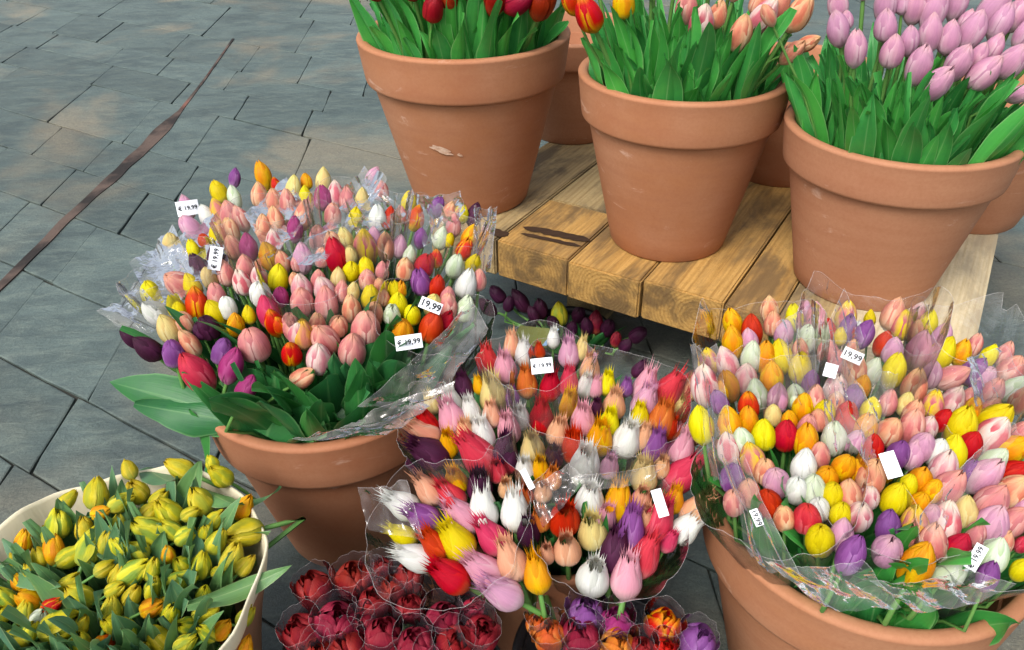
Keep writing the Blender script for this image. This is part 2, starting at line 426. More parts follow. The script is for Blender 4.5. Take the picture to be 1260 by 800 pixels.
SHAPES, _bm = {}, {}
for k, sd_ in (('egg', 10), ('slim', 30), ('round', 50)):
    SHAPES[k] = [bloom_egg(k, sd_+i) for i in range(5)]
SHAPES['fringe'] = [bloom_fringe(70+i) for i in range(7)]
SHAPES['double'] = [bloom_double(90+i) for i in range(6)]
SHAPES['parrot'] = [bloom_parrot(110+i) for i in range(6)]
def bloom_mesh(kind, var, code):
    key = (kind, var, code)
    if key not in _bm:
        V, Fc, UV, L = SHAPES[kind][var]
        me = bpy.data.meshes.new(kind+'_bloom'); me.from_pydata([tuple(v) for v in V], [], Fc); me.update()
        lay = me.uv_layers.new(name='UVMap')
        for lp in me.loops: lay.data[lp.index].uv = UV[lp.vertex_index]
        me.polygons.foreach_set('use_smooth', [True]*len(me.polygons))
        me.materials.append(petal_mat(code, kind == 'fringe'))
        _bm[key] = me
    return _bm[key]

# ------------------------------------------------------------------ leaves: length 1, grows along +Z, leans towards +X, faces -X
def leaf_shape(seed, wide=1.0):
    rnd = random.Random(seed); nu, nv = 7, 15
    bend = rnd.uniform(.10, .55); tw = rnd.uniform(-.7, .7); wav = rnd.uniform(.0, .05); W = rnd.uniform(.085, .125)*wide; fold = rnd.uniform(.35, .9); wf = rnd.uniform(5, 9)
    tipcurl = rnd.uniform(-.15, .5)
    V, UV = [], []
    ang = 0; p = Vector((0, 0, 0)); ds = 1/(nv-1)
    for j in range(nv):
        v = j/(nv-1)
        ang = bend*v*1.3 + tipcurl*max(0, v-.7)*2.5
        t = Vector((math.sin(ang), 0, math.cos(ang)))
        if j: p = p+t*ds
        nrm = Vector((-math.cos(ang), 0, math.sin(ang)))
        side = Quaternion(t, tw*v) @ Vector((0, 1, 0)); nr = Quaternion(t, tw*v) @ nrm
        wd = W*lerp_tab([(0, .42), (.15, .72), (.38, 1.0), (.6, .90), (.8, .58), (.93, .25), (1, .015)], v)
        fl = fold*(1-.55*v)
        for i in range(nu):
            u = i/(nu-1)*2-1
            q = p+side*(wd*u)+nr*(wd*abs(u)**1.5*fl + wav*abs(u)*math.sin(v*wf+u*2+seed))
            V.append(q); UV.append((i/(nu-1), v))
    return V, grid_faces(nu, nv), UV
_lm = {}
LEAFSH = [leaf_shape(200+i) for i in range(10)]+[leaf_shape(300+i, 1.7) for i in range(4)]
def leaf_mesh(var, mk):
    if (var, mk) not in _lm:
        V, Fc, UV = LEAFSH[var]
        me = bpy.data.meshes.new('tulip_leaf'); me.from_pydata([tuple(v) for v in V], [], Fc); me.update()
        lay = me.uv_layers.new(name='UVMap')
        for lp in me.loops: lay.data[lp.index].uv = UV[lp.vertex_index]
        me.polygons.foreach_set('use_smooth', [True]*len(me.polygons))
        me.materials.append(LEAF[mk]); _lm[(var, mk)] = me
    return _lm[(var, mk)]

# ------------------------------------------------------------------ a tulip
TULIPS = []     # records used for the labels
def aim_axis(p, auto, ang):
    """keep how far the axis leans to the viewer, turn its picture direction to ang (deg, clockwise from up)"""
    v = (p-CAM).normalized()
    upv = (UP-v*UP.dot(v)).normalized(); rtv = v.cross(upv).normalized()
    if rtv.dot(RT) < 0: rtv = -rtv
    d = auto.dot(v); pl = (auto-v*d)
    m = max(pl.length, .85); d = max(-.55, min(d, .2))
    a = math.radians(ang)
    return (v*d+(upv*math.cos(a)+rtv*math.sin(a))*m).normalized()

def bez(a, b, c, n):
    return [a*(1-t)**2+b*2*t*(1-t)+c*t*t for t in (i/(n-1) for i in range(n))]

def make_tulip(name, center, width, axis, kind, code, foot, ctrl, leaves, lmat, pot, spx, lw=1.0, leaf_dirs=None):
    var = random.randrange(len(SHAPES[kind])); L = SHAPES[kind][var][3]*width
    base = center-axis*(L*.47)
    root = empty(name, foot)
    b = link('bloom', bloom_mesh(kind, var, code), root)
    q = axis.to_track_quat('Z', 'Y') @ Quaternion((0, 0, 1), random.uniform(0, 6.28))
    b.matrix_local = Matrix.Translation(base-foot) @ q.to_matrix().to_4x4() @ Matrix.Diagonal((width, width, width, 1))
    c2 = base-axis*.06; c2.z = max(c2.z, ctrl.z+.015)
    pts = bez(foot, ctrl, c2, 6)[:-1]+bez(c2, c2+axis*.045, base+axis*width*.03, 4)
    pts = [p-foot for p in pts]
    sr = width*.085
    v, f = tube_mesh(pts, [sr*1.15]*(len(pts)-1)+[sr], 6)
    mesh_obj('stem', v, f, STEM, root)
    TULIPS.append(dict(o=root, c=code, pot=pot, x=spx[0], y=spx[1], kind=name, w=width, ctrl=ctrl, foot=foot, bl=center))
    return root

def extra_leaf(root, a, b, width, lmat, out=None, var=None):
    """a blade from point a to point b, bulging towards out"""
    var = random.randrange(10) if var is None else var
    tip = LEAFSH[var][0][-4]
    d = b-a; ln = d.length/math.hypot(tip.x, tip.z); z = d.normalized()
    out = out or (CAM-a)
    x = (out-z*out.dot(z)).normalized(); y = z.cross(x)
    lf = link('leaf', leaf_mesh(var, lmat), root)
    M = Matrix((x, y, z)).transposed().to_4x4()
    fx = Matrix.Rotation(-math.atan2(tip.x, tip.z), 4, 'Y')
    wy = width/.21
    lf.matrix_local = Matrix.Translation(a-root.location) @ M @ fx @ Matrix.Diagonal((ln, wy, ln, 1))
    return lf

def foliage(tul, P, rimz, R, n, hr, wr, lmat, front=0.0, out=(.0, .06), big=0.0, seed=1):
    rnd = random.Random(seed); recs = [t for t in TULIPS if t['o'] in tul]
    for k in range(n):
        r = R*math.sqrt(rnd.uniform(.12, 1)); az = rnd.uniform(-PI, PI)
        if rnd.random() < front: az = math.atan2(-P.y, -P.x)+rnd.gauss(0, .75); r = R*rnd.uniform(.72, 1)
        u = Vector((math.cos(az), math.sin(az), 0)); m = Vector((P.x, P.y, 0))+u*r
        at = min(recs, key=lambda t: (t['ctrl'].x-m.x)**2+(t['ctrl'].y-m.y)**2)
        base = Vector((P.x, P.y, 0))+u*(r*rnd.uniform(.78, .95)); base.z = rimz-rnd.uniform(.05, .12)
        h = rnd.uniform(*hr)
        tip = m+u*rnd.uniform(*out)*(.3+h/hr[1])+Vector((rnd.gauss(0, .022), rnd.gauss(0, .022), rimz+h))
        mv = rnd.randrange(10) if rnd.random() > big else rnd.randrange(10, 14)
        ov = (u+Vector((rnd.gauss(0, .5), rnd.gauss(0, .5), 0)))
        extra_leaf(at['o'], base, tip, rnd.uniform(*wr), lmat, ov, mv)

def surf_hit(x, y, S):
    cx, cy_, z0, sy, k = S
    d = ray(x, y); lo, hi = .3, 3.2
    g = lambda t: (CAM+d*t).z - (z0+sy*((CAM+d*t).y-cy_)-k*(((CAM+d*t).x-cx)**2+((CAM+d*t).y-cy_)**2))
    t = .3
    while t < 3.2 and g(t) > 0: t += .01
    for _ in range(3): t -= .005 if g(t) < 0 else -.0025
    return CAM+d*t

def parse(s, x0, y0, sc):
    for it in s.split():
        p = it.split(',')
        yield x0+float(p[0])/sc, y0+float(p[1])/sc, p[2], float(p[3])/sc, (float(p[4]) if len(p) > 4 and p[4] else None)

# ------------------------------------------------------------------ ground
s = NT('ground_earth'); tc = s.n('ShaderNodeTexCoord'); o = tc.outputs['Object']
M_JOINT = s.prin(s.mix(s.noise(o, 3, 4), hx('#262A28'), hx('#46443C')), .9, .2, s.bump(s.noise(o, 120, 3), .5, .004))
ground = mesh_obj('ground', [(-60, -20, 0), (60, -20, 0), (60, 120, 0), (-60, 120, 0)], [(0, 1, 2, 3)], M_JOINT); tag(ground, kind='structure')

s = NT('slate_slab'); tc = s.n('ShaderNodeTexCoord'); o = tc.outputs['Object']
att = s.n('ShaderNodeAttribute', attribute_name='tone')
n1 = s.noise(s.mapping(o, (1.1, 2.2, 1), (0, 0, -.5)), 2.6, 6, .62, .8); n2 = s.noise(s.mapping(o, (5, 14, 1), (0, 0, -.35)), 2.2, 5, .65, .5); n3 = s.noise(o, 170, 5, .75)
n4 = s.noise(s.mapping(o, (1, 1, 1), loc=(7, 3, 0)), 1.1, 4, .6, .5)
c = s.mix(s.ramp(n1, .3, .7), hx('#424F4D'), hx('#5B6A65'))
c = s.mix(s.ramp(n2, .42, .75, 0, .6), c, hx('#727E74'))
c = s.mix(s.ramp(n2, .2, .42, .55, 0), c, hx('#343F43'))
c = s.mix(s.ramp(n4, .5, .68, 0, .6), c, hx('#8E826A'))
c = s.mix(s.ramp(n3, .35, .65, .0, .4), c, hx('#2E3638'))
hs = s.n('ShaderNodeHueSaturation'); s.l(c, hs.inputs['Color']); s.l(att.outputs['Fac'], hs.inputs['Value'])
M_SLAB = s.prin(hs.outputs[0], s.ramp(n2, .2, .8, .5, .75), .4, s.bump(s.math('ADD', s.math('MULTIPLY', n2, 1.5), s.math('MULTIPLY', n3, .5)), .5, .010))

def paving():
    n = Vector((.527, .85)); t = Vector((.85, -.527)); d1 = Vector((-.05, 1.0)).normalized()
    rows = [-1.2, -.85, -.55, -.3, -.05, .2, .49, .70, .99, 1.29, 1.55, 1.81, 2.24, 2.5, 2.75, 3.14, 3.75, 4.3, 5.1, 6.0, 7.2, 8.6]
    V, Fc, T = [], [], []
    rnd = random.Random(3); g = .0018
    for a, b in zip(rows, rows[1:]):
        x = -10+rnd.uniform(0, .3)
        while x < 8:
            ln = rnd.uniform(.22, .46)*(1 if b < 1.6 else (1.7 if b < 3.2 else 2.3))
            if rnd.random() < .12: ln *= .5
            cor = []
            for (al, of) in ((x+g, a+g), (x+ln-g, a+g), (x+ln-g, b-g), (x+g, b-g)):
                p0 = t*al+n*of
                # slide along t so that the cross joints run along d1
                sh = -(n.dot(d1.yx*Vector((1, 1)))*0)
                k = (of-rows[8])/(n.dot(d1))
                p = t*al + n*rows[8]*1.0 + d1*k
                p = Vector((p.x+rnd.uniform(-.003, .003), p.y+rnd.uniform(-.003, .003)))
                cor.append(p)
            if cor[0].y > -2 and abs(cor[0].x) < 8:
                h = .010+rnd.uniform(-.0015, .0015); tone = rnd.uniform(.8, 1.12)
                cen = sum(cor, Vector((0, 0)))/4; o_ = len(V)
                # outline with worn, slightly wavy edges
                out = []
                for i in range(4):
                    p, q = cor[i], cor[(i+1) % 4]
                    for k in range(5):
                        r_ = p.lerp(q, k/5); nz = noise.noise_vector(Vector((r_.x*9, r_.y*9, 1)))
                        f_ = .004 if k else .0
                        rr = r_+Vector((nz.x, nz.y))*f_
                        if k == 0: rr = rr.lerp(cen, .012)
                        out.append(rr)
                N = len(out)
                for z, sc_ in ((-.004, 0), (h-.0015, 0), (h, .004)):
                    for r_ in out:
                        dv = (cen-r_); rr = r_+dv.normalized()*sc_
                        V.append((rr.x, rr.y, z)); T.append(tone)
                for L_ in (0, 1):
                    for i in range(N):
                        Fc.append((o_+L_*N+i, o_+L_*N+(i+1) % N, o_+(L_+1)*N+(i+1) % N, o_+(L_+1)*N+i))
                Fc.append(tuple(o_+2*N+i for i in range(N)))
            x += ln
    ob = mesh_obj('pavement', V, Fc, M_SLAB, smooth=False)
    at = ob.data.attributes.new('tone', 'FLOAT', 'POINT'); at.data.foreach_set('value', T)
    tag(ob, kind='structure')
paving()
# the wide brown joint that crosses the paving
s = NT('joint_brown'); tc = s.n('ShaderNodeTexCoord'); o = tc.outputs['Object']
c = s.mix(s.ramp(s.noise(o, 4, 4, .6), .4, .6), hx('#2C2826'), hx('#5A4C44')); c = s.mix(s.ramp(s.noise(s.mapping(o, loc=(5, 0, 0)), 2.3, 3), .52, .7, 0, .7), c, hx('#8A5446'))
M_BJ = s.prin(c, .85, .2, s.bump(s.noise(o, 60, 4), .6, .004))
key = [(-40, 390, .016), (0, 352, .018), (80, 272, .022), (150, 208, .030), (178, 182, .040), (210, 148, .036), (222, 136, .012), (250, 100, .007), (292, 40, .007)]
V, Fc = [], []; NJ = 0
for (x0, y0, w0), (x1, y1, w1) in zip(key, key[1:]):
    for q_ in range(8):
        t = q_/8; p = px(x0+(x1-x0)*t, y0+(y1-y0)*t, .013); d = (px(x1, y1, .013)-px(x0, y0, .013)).normalized(); sdv = Vector((d.y, -d.x, 0))
        wd = w0+(w1-w0)*t; NJ += 1
        for z in (.0, .0135):
            for sg in (-1, 1):
                ww = wd*.8*(1+.4*noise.noise(Vector((p.x*6, p.y*6, sg*5))))
                V.append((p.x+sdv.x*ww*sg, p.y+sdv.y*ww*sg, z))
for i in range(NJ-1):
    a = i*4; b = a+4
    Fc += [(a+2, a+3, b+3, b+2), (a, a+2, b+2, b), (a+1, b+1, b+3, a+3)]
Fc += [(0, 1, 3, 2), (NJ*4-4, NJ*4-2, NJ*4-1, NJ*4-3)]
tag(mesh_obj('pavement_joint', V, Fc, M_BJ, smooth=False), kind='structure')

# ------------------------------------------------------------------ timber bench
E1 = Vector((.85, -.527, 0)).normalized(); E2 = Vector((.527, .85, 0)).normalized()
F0 = px(612, 296, .32)
bench = empty('timber_bench', (F0.x, F0.y, 0))
tag(bench, 'low bench of thick rough sawn timbers, their end grain facing out, carrying clay pots', 'bench')
al = [-.30, -.005, .194, .388, .572, .775, .98, 1.185, 1.40]
RZ = math.atan2(E2.y, E2.x)
MT = [WOOD2, WOOD, WOOD, WOOD, WOOD, WOOD2, WOODP]
al = [-.20, -.004, .190, .370, .552, .66, .775, 1.01]
for i in range(7):
    wd = al[i+1]-al[i]-.004; ln = 1.35
    front = (.0, .0, .004, -.004, .002, .0, .003, .0)[i]
    if i == 1:      # this run is pieced together from a short front block and a weathered one behind
        pb = bevel_box('timber', ln-.262, wd, .097, WOOD2, bench, .004, 2, .0022)
        c = F0+E1*((al[i]+al[i+1])/2)+E2*(.262+(ln-.262)/2)
        pb.location = (c.x-F0.x, c.y-F0.y, .2705); pb.rotation_euler = (0, 0, RZ); ln = .256
    pb = bevel_box('timber', ln, wd, .098+(.0, .001, -.001, .002, 0, 0, .001, 0)[i], MT[i], bench, .004, 2, .0022)
    c = F0+E1*((al[i]+al[i+1])/2)+E2*(ln/2-front)
    pb.location = (c.x-F0.x, c.y-F0.y, .271); pb.rotation_euler = (0, 0, RZ)
s = NT('charred_wood'); tc = s.n('ShaderNodeTexCoord'); nn = s.noise(s.mapping(tc.outputs['Object'], (20, 120, 20)), 1, 4)
M_CHAR = s.prin(s.mix(nn, hx('#241A14'), hx('#4A3626')), .8, .2, s.bump(nn, .4, .003))
def mark(x0, y0, x1, y1, wd):
    a, b = px(x0, y0, .323), px(x1, y1, .323); d = (b-a); ln = d.length; d.normalize(); sv = Vector((-d.y, d.x, 0))
    N = 14; V = []
    for i in range(N+1):
        t = i/N; p = a.lerp(b, t)-Vector((F0.x, F0.y, 0)); q = min(1, 6*t, 6*(1-t))**.5
        for sg in (-1, 1):
            V.append(p+sv*sg*(wd*.5*q*(1+.5*noise.noise(p*60+Vector((sg*9, 0, 0))))))
    m = mesh_obj('burn_mark', V, grid_faces(2, N+1), M_CHAR, bench, smooth=False)
mark(643, 279, 727, 296, .028); mark(640, 287, 716, 303, .014); mark(598, 281, 625, 290, .03)
for f in ((.15, .25), (1.0, .25), (.0, 1.15), (1.0, 1.15)):
    lg = bevel_box('bench_leg', .10, .10, .222, WOOD2, bench, .004)
    c = E1*f[0]*.9+E2*f[1]; lg.location = (c.x, c.y, .111); lg.rotation_euler = (0, 0, RZ)

# ------------------------------------------------------------------ pots
def make_pot(pos, R, h, rb, mat, label, rimf=.235, group='terracotta flower pots', name='terracotta_pot'):
    root = empty(name, pos); tag(root, label, 'flower pot', group)
    k = R/.22; zr = h*(1-rimf)
    rtop = rb+(R*.905-rb)*1.0
    th = .011*k
    outer = [(0.001, .004), (rb*.6, .004), (rb-.010, 0), (rb-.004, .001), (rb, .006)]
    for i in range(1, 9): t = i/8; outer.append((rb+(rtop-rb)*t, .006+(zr-.006+.01)*t))
    inner = [(rtop-th, zr+.01), (rb-th, .02), (0.001, .018)]
    v, f = lathe(outer+inner); mesh_obj('pot_body', v, f, mat, root)
    ro = R*.948
    rim = [(rtop-th+.001, zr-.001), (rtop-.001, zr-.004), (ro-.004, zr-.004), (ro, zr-.001), (ro+.0015, zr+.004)]
    for i in range(1, 5): t = i/4; rim.append((ro+.0015+(R-.002-ro)*t, zr+.004+(h-.012-zr)*t))
    rim += [(R, h-.006), (R-.002, h-.002), (R-.006, h), (R-.014*k, h), (R-.019*k, h-.002), (R-.022*k, h-.007), (R-.026*k, zr+.02), (rtop-th+.001, zr-.001)]
    v, f = lathe(rim); mesh_obj('pot_rim', v, f, mat, root)
    for ch in root.children: ch.rotation_euler = (0, 0, random.uniform(0, 6))
    for c in root.children:
        try: c.data.set_sharp_from_angle(angle=math.radians(50))
        except Exception: pass
    return root
PL = px(403, 445, .393); PL.z = 0
PR = px(1066, 614, .393); PR.z = 0
PF = px(685, 600, .33); PF.z = 0
P1 = px(580, 238, .32); P2 = px(820, 290, .32); P3 = px(1058, 342, .32)
make_pot(PL, .22, .393, .131, TERRA[2], 'large terracotta pot on the paving full of pastel tulip bunches, beside the yellow buds')
make_pot(PR, .22, .393, .131, TERRA[0], 'large terracotta pot on the paving holding the fullest heap of mixed tulips')
make_pot(PF, .165, .32, .11, TERRA[2], 'terracotta pot almost hidden under fringed tulips between two larger pots')
pot_one = make_pot(P1, .25, .415, .148, TERRA[0], 'terracotta pot of red tulips at the bench end, pale scuff on its side')
make_pot(P2, .222, .393, .133, TERRA[0], 'terracotta pot of peach tulips standing between two others on the bench')
make_pot(P3, .216, .345, .138, TERRA[1], 'terracotta pot of lilac tulips standing near the pale bench plank')
B1, B2, B3 = px(703, 160, .32), px(955, 208, .32), px(1183, 262, .32)
make_pot(B1, .205, .31, .128, TERRA[1], 'terracotta pot behind, showing between the red and the peach tulip pots')
make_pot(B2, .205, .29, .128, TERRA[2], 'shaded terracotta pot behind, between the peach and the lilac tulip pots')
make_pot(B3, .205, .30, .120, TERRA[1], 'terracotta pot behind the lilac tulip pot, standing on the pale plank')
def scuff(root, tx, ty, rb, rt, zt, wa, hz, rot=.25):
    """worn pale patch on the side of a pot, found where the sight line meets the cone"""
    best = None
    for i in range(400):
        az = -PI+PI*i/400
        for j in range(60):
            z = zt*j/60; r = rb+(rt-rb)*z/zt
            p = root.location+Vector((r*math.cos(az), r*math.sin(az), z)); d = p-CAM; k = d.dot(FW)
            e = (630+FPX*d.dot(RT)/k-tx)**2+(400-FPX*d.dot(UP)/k-ty)**2
            if best is None or e < best[0]: best = (e, az, z)
    _, az, z0 = best; n = 28; V = [None]; 
    def at(da, dz):
        z = z0+dz; r = rb+(rt-rb)*z/zt+.0012; return Vector((r*math.cos(az+da), r*math.sin(az+da), z))
    V[0] = at(0, 0)
    for i in range(n):
        t = 2*PI*i/n; m = 1+.5*noise.noise(Vector((math.cos(t)*1.7, math.sin(t)*1.7, tx)))+.25*noise.noise(Vector((math.cos(t)*5, math.sin(t)*5, ty)))
        u, v = wa*math.cos(t)*m, hz*math.sin(t)*m
        V.append(at(u, v-u*rot*rt))
    mesh_obj('scuff_mark', V, [(0, 1+i, 1+(i+1) % n) for i in range(n)], M_SCUFF, root, smooth=False)
s = NT('chalky_scuff'); tc = s.n('ShaderNodeTexCoord')
M_SCUFF = s.prin(s.mix(s.ramp(s.noise(s.mapping(tc.outputs['Object'], (60, 60, 140)), 1.0, 4, .7), .35, .62), hx('#B08062'), hx('#D2B49C')), .8, .2)
scuff(pot_one, 543, 184, .148, .226, .32, .13, .009); scuff(pot_one, 566, 190, .148, .226, .32, .03, .004)
# ------------------------------------------------------------------ blooms read off the photograph: x, y, colour, width[, tilt]
def plant(data, S, name, kindf, pot, P, rimz, rimR, leaves, lmat, jit=.12, footr=.35, wmul=1.04, auto_k=.75, ld=None, lw=1.0):
    out = []
    C0 = Vector((P.x, P.y, 0))
    for (x, y, code, wpx, ang) in data:
        c = surf_hit(x, y, S)
        width = wpx*depth(c)/FPX*wmul
        conv = Vector((P.x, P.y, rimz-auto_k))
        ax = (c-conv).normalized()
        ax = (ax+Vector((random.gauss(0, jit), random.gauss(0, jit), random.gauss(0, jit*.5)))).normalized()
        if ang is not None: ax = aim_axis(c, ax, ang)
        rad = Vector((c.x-P.x, c.y-P.y, 0)); rl = rad.length; rn = rad.normalized() if rl > 1e-4 else Vector((1, 0, 0))
        foot = C0+rn*min(rl, rimR)*footr+Vector((0, 0, P.z+min(.06, (rimz-P.z)*.4)))
        ctrl = C0+rn*min(rl, rimR*.72)+Vector((0, 0, rimz-.03))
        kind = kindf(code)
        if pot == 'L' and x > 480 and y < 400 and random.random() < .45 and code in 'YGFRVOE': kind = 'parrot'
        nl = leaves(x, y, rl) if callable(leaves) else leaves
        out.append(make_tulip(name, c, width, ax, kind, code, foot, ctrl, nl, lmat, pot, (x, y), lw, ld))
    return out
def k_egg(c): return random.choices(('egg', 'slim', 'round'), (.5, .25, .25))[0]
def k_slim(c): return random.choices(('egg', 'slim'), (.4, .6))[0]

# --- the pastel bunches in the left floor pot
dL = list(parse("""665,210,Y,90 750,130,V,62,5 905,118,O,85 885,225,K,92 975,170,F,55 1070,185,C,85 660,310,B,85 725,335,P,110 600,340,W,85
510,400,L,100 890,230,K,60 750,240,G,72 585,480,R,65 655,440,Y,88 965,260,K,92 1040,270,P,84 1080,410,M,84 525,525,Y,66 550,610,D,92 740,510,K,92
825,510,M,96 700,650,P,92 810,620,P,100 940,560,O,108 1010,590,K,80 790,700,Q,100 885,670,Q,92 990,680,Y,110 455,715,P,135,-55 290,760,Y,100,-20
650,770,P,96 890,765,W,112 1000,780,M,84 1090,600,P,66 1080,690,K,66 400,490,C,84""", 120, 190, 4.444))
dL += list(parse("""75,150,O,62,-10 165,240,M,98 55,570,L,102 240,560,R,120 345,350,Y,82 465,350,W,98 395,510,B,122 530,350,R,80
290,470,C,82 510,510,K,92 615,630,K,95 595,330,P,62 635,265,Y,82 675,350,F,92 790,290,V,92,20 855,320,K,82,20 880,390,P,82 810,460,G,84,15
855,470,Y,60 970,450,O,90,20 940,520,F,92,20 700,460,V,72 720,610,R,104 785,570,F,72 890,610,G,108,15 980,620,Y,92,25 950,710,W,112,15 700,700,V,106
790,730,R,84 850,780,P,84 400,620,Y,84 490,640,P,75 250,680,C,84 140,690,P,84 50,740,Q,112 175,750,Q,112 320,640,Y,92 410,690,P,92 560,740,Y,84
420,780,Y,84 480,720,K,72 640,560,G,72 270,750,P,84 330,750,C,72 590,740,O,66 300,250,P,92 480,200,P,84 380,250,C,80 220,330,P,90 440,120,L,70,25""", 360, 190, 4.444))
dL += list(parse("""290,100,W,112,-50 395,85,Y,84 350,180,C,104,-30 490,60,F,104 640,75,W,84 580,105,Y,92 430,150,K,84 545,170,D,100 680,160,O,84
745,110,Y,66 840,100,S,104 870,150,F,92 950,150,P,84 985,200,Q,92 175,230,D,78,-50 245,275,D,104,-50 375,300,V,108,-15 455,250,K,84 490,400,S,140,-35
615,290,V,98,10 660,360,M,112,15 770,255,P,142 735,470,M,98,25 955,300,F,98 505,190,D,66""", 120, 360, 4))
dL += list(parse("""125,45,P,112 245,50,P,112 370,80,K,94 465,25,Y,96 75,180,P,80 130,205,B,104 305,165,K,90 240,230,P,132 210,325,Q,120 130,420,K,96,55
375,280,P,132 440,180,P,140 480,105,K,92 600,60,Y,96 570,110,G,84 620,205,O,108 765,165,R,115 840,70,P,98 670,110,Y,80 930,80,G,92,15 15,160,F,66
530,30,K,60""", 340, 360, 4))
_r = random.Random(5)
for _i in range(600):
    x, y = _r.uniform(225, 590), _r.uniform(215, 400)
    if y > 215+abs(x-400)*.22 and min(math.hypot(x-q[0], (y-q[1])*.8) for q in dL) > 14 and len(dL) < 158:
        dL.append((x, y, _r.choice('PPKQLYKCRD'), _r.uniform(18, 22), None))
SL = (PL.x, PL.y, .565, .30, .6)
def lv_left(x, y, r): return 3 if y > 400 else (2 if y > 330 else 1)
tl = plant(dL, SL, 'tulip', k_egg, 'L', PL, .393, .19, lv_left, 'deep')

# --- fringed tulips in the middle pot
dF = list(parse("""680,160,S,92 765,200,N,112 800,90,K,82 860,130,W,92 870,270,U,100 560,290,D,90 705,330,C,132,-8 635,290,O,62
500,370,W,100,-20 595,410,W,90,-15 650,530,W,122,-10 375,480,R,110,-25 360,530,K,124,-55 380,620,D,150,-60 500,450,N,140,-22 620,630,S,165,-40 700,430,H,92,-10
800,350,V,74 780,500,N,112 840,450,W,92 765,620,D,132,5 900,600,C,122""", 430, 400, 4))
dF += list(parse("""95,120,R,52 165,60,W,62 240,130,L,102 305,110,C,72 150,290,R,102 240,270,S,92 325,290,W,82 375,300,N,74 430,280,Y,84
465,380,H,112 525,300,V,64 245,380,O,102 105,440,R,122 310,460,N,122 375,400,D,66 440,470,Y,102 190,520,H,112 390,550,O,130 265,590,R,122
320,680,W,148 530,550,W,142 590,440,Y,92,5 620,290,N,118,18 620,370,L,128,18 740,310,S,140,35 700,460,U,138,15 670,590,V,122,12 740,500,R,84 800,590,N,128,15
815,720,S,146,45 610,730,C,128,5 440,690,L,94 165,640,D,92 800,400,C,82 590,210,D,60,35""", 640, 400, 4))
dF += list(parse("""250,200,W,132,-60 380,120,H,122,-42 520,80,O,112 490,150,S,120,-42 640,100,D,122 350,260,V,132,-58 540,250,N,142,-45
660,210,W,140,-5 815,220,W,140,-3 250,350,Y,100,-62 410,390,R,122,-42 520,370,Y,158,-38 690,350,S,142,-40 880,330,D,112 310,460,W,132,-72 480,545,R,150,-58
650,520,N,150,-52 740,630,L,150,-62 790,460,H,150,-22 920,530,O,130,-10 970,440,H,84""", 430, 570, 4))
dF += list(parse("""190,230,R,130 300,150,W,122 420,150,O,118,5 520,150,H,92 660,150,O,86,15 760,190,H,112,40 720,270,W,112,45 600,230,S,126,20
475,270,V,120,10 310,285,C,126 200,360,H,118 410,365,D,128,10 540,385,S,126,25 315,475,W,140 460,475,N,130,10 640,330,S,70,30""", 640, 570, 3.478))
_r = random.Random(6)
for _i in range(600):
    x, y = _r.uniform(520, 860), _r.uniform(420, 640)
    if y > 420+abs(x-690)*.35 and min(math.hypot(x-q[0], (y-q[1])*.8) for q in dF) > 17 and len(dF) < 112:
        dF.append((x, y, _r.choice('HHNWOUSC'), _r.uniform(20, 26), None))
SF = (PF.x, PF.y, .47, .34, .55)
tf = plant(dF, SF, 'fringed_tulip', lambda c: 'fringe', 'F', PF, .32, .14, lambda x, y, r: 1 if y > 470 else (1 if random.random() < .5 else 0), 'deep', jit=.05, auto_k=.9, wmul=1.08)

# --- the heap in the right floor pot
dR = list(parse("""320,260,O,102 425,300,R,110 410,360,L,92 520,190,K,98 540,260,K,100 600,310,L,100 655,230,Y,92 715,190,L,74 775,240,N,110
720,350,G,102 935,230,B,106 950,290,V,92 905,330,Y,70 840,300,R,84 185,470,B,112,-8 290,480,Q,118,-20 420,450,G,116,8 580,440,Y,122 690,500,Y,122,8 690,410,K,84
530,560,O,122 390,560,Q,116 165,600,Q,148 245,690,V,100,-20 450,650,G,112 565,670,L,110 405,715,F,112 660,660,G,104 745,580,V,94,10 840,430,P,110 890,480,P,92
955,500,K,84 880,620,Q,120 770,680,P,102 700,720,O,110 295,780,C,100 540,760,C,92 820,750,Y,110 940,760,R,110 880,695,K,92 970,650,V,84 630,790,O,84""", 830, 340, 4.444))
dR += list(parse("""265,210,K,120,20 395,210,Q,82,20 315,270,B,112,15 20,260,V,66 70,290,W,66 135,230,Y,62 100,320,V,104,25 205,370,R,92,25 260,410,L,110
385,310,K,84,15 455,260,Y,92,15 400,410,N,130,18 520,340,L,100,25 530,420,Y,128,32 635,420,O,100,20 705,380,P,76 785,440,Y,84,25 870,430,P,84,25 40,390,K,66
50,520,K,130 140,530,G,104 265,520,Y,118 470,540,L,100 380,600,K,130 580,550,P,126,62 700,520,V,118,42 750,560,L,116,42 710,620,V,66 900,520,P,128,32
920,620,G,112,42 800,640,P,110,30 90,610,O,94,15 55,670,V,94 30,750,R,84 235,690,P,94 140,735,Y,110 480,700,B,110,15 580,690,Q,118,30 670,670,P,84,20
700,720,O,94,20 790,730,P,110,32 370,760,K,108 530,790,R,92 650,785,Y,108,28 820,770,Y,104,45 950,680,K,94 330,700,C,90""", 1040, 340, 4.444))
dR += list(parse("""50,50,Y,112,-8 185,55,O,110 270,35,O,92 340,95,Y,112 445,100,R,110 540,130,O,110 180,160,Q,110,-8 290,210,B,115,-12 195,295,V,112
270,365,K,110 400,320,L,120 365,415,R,120 530,250,W,115,8 635,300,O,110 715,250,O,106 670,115,G,112 545,70,P,92 770,130,L,92 575,365,G,122 740,380,K,122
545,485,S,130 605,590,Y,130 705,565,L,112,12 790,480,Q,112 750,660,V,120,25 600,25,K,84 730,30,R,100""", 850, 510, 3.81))
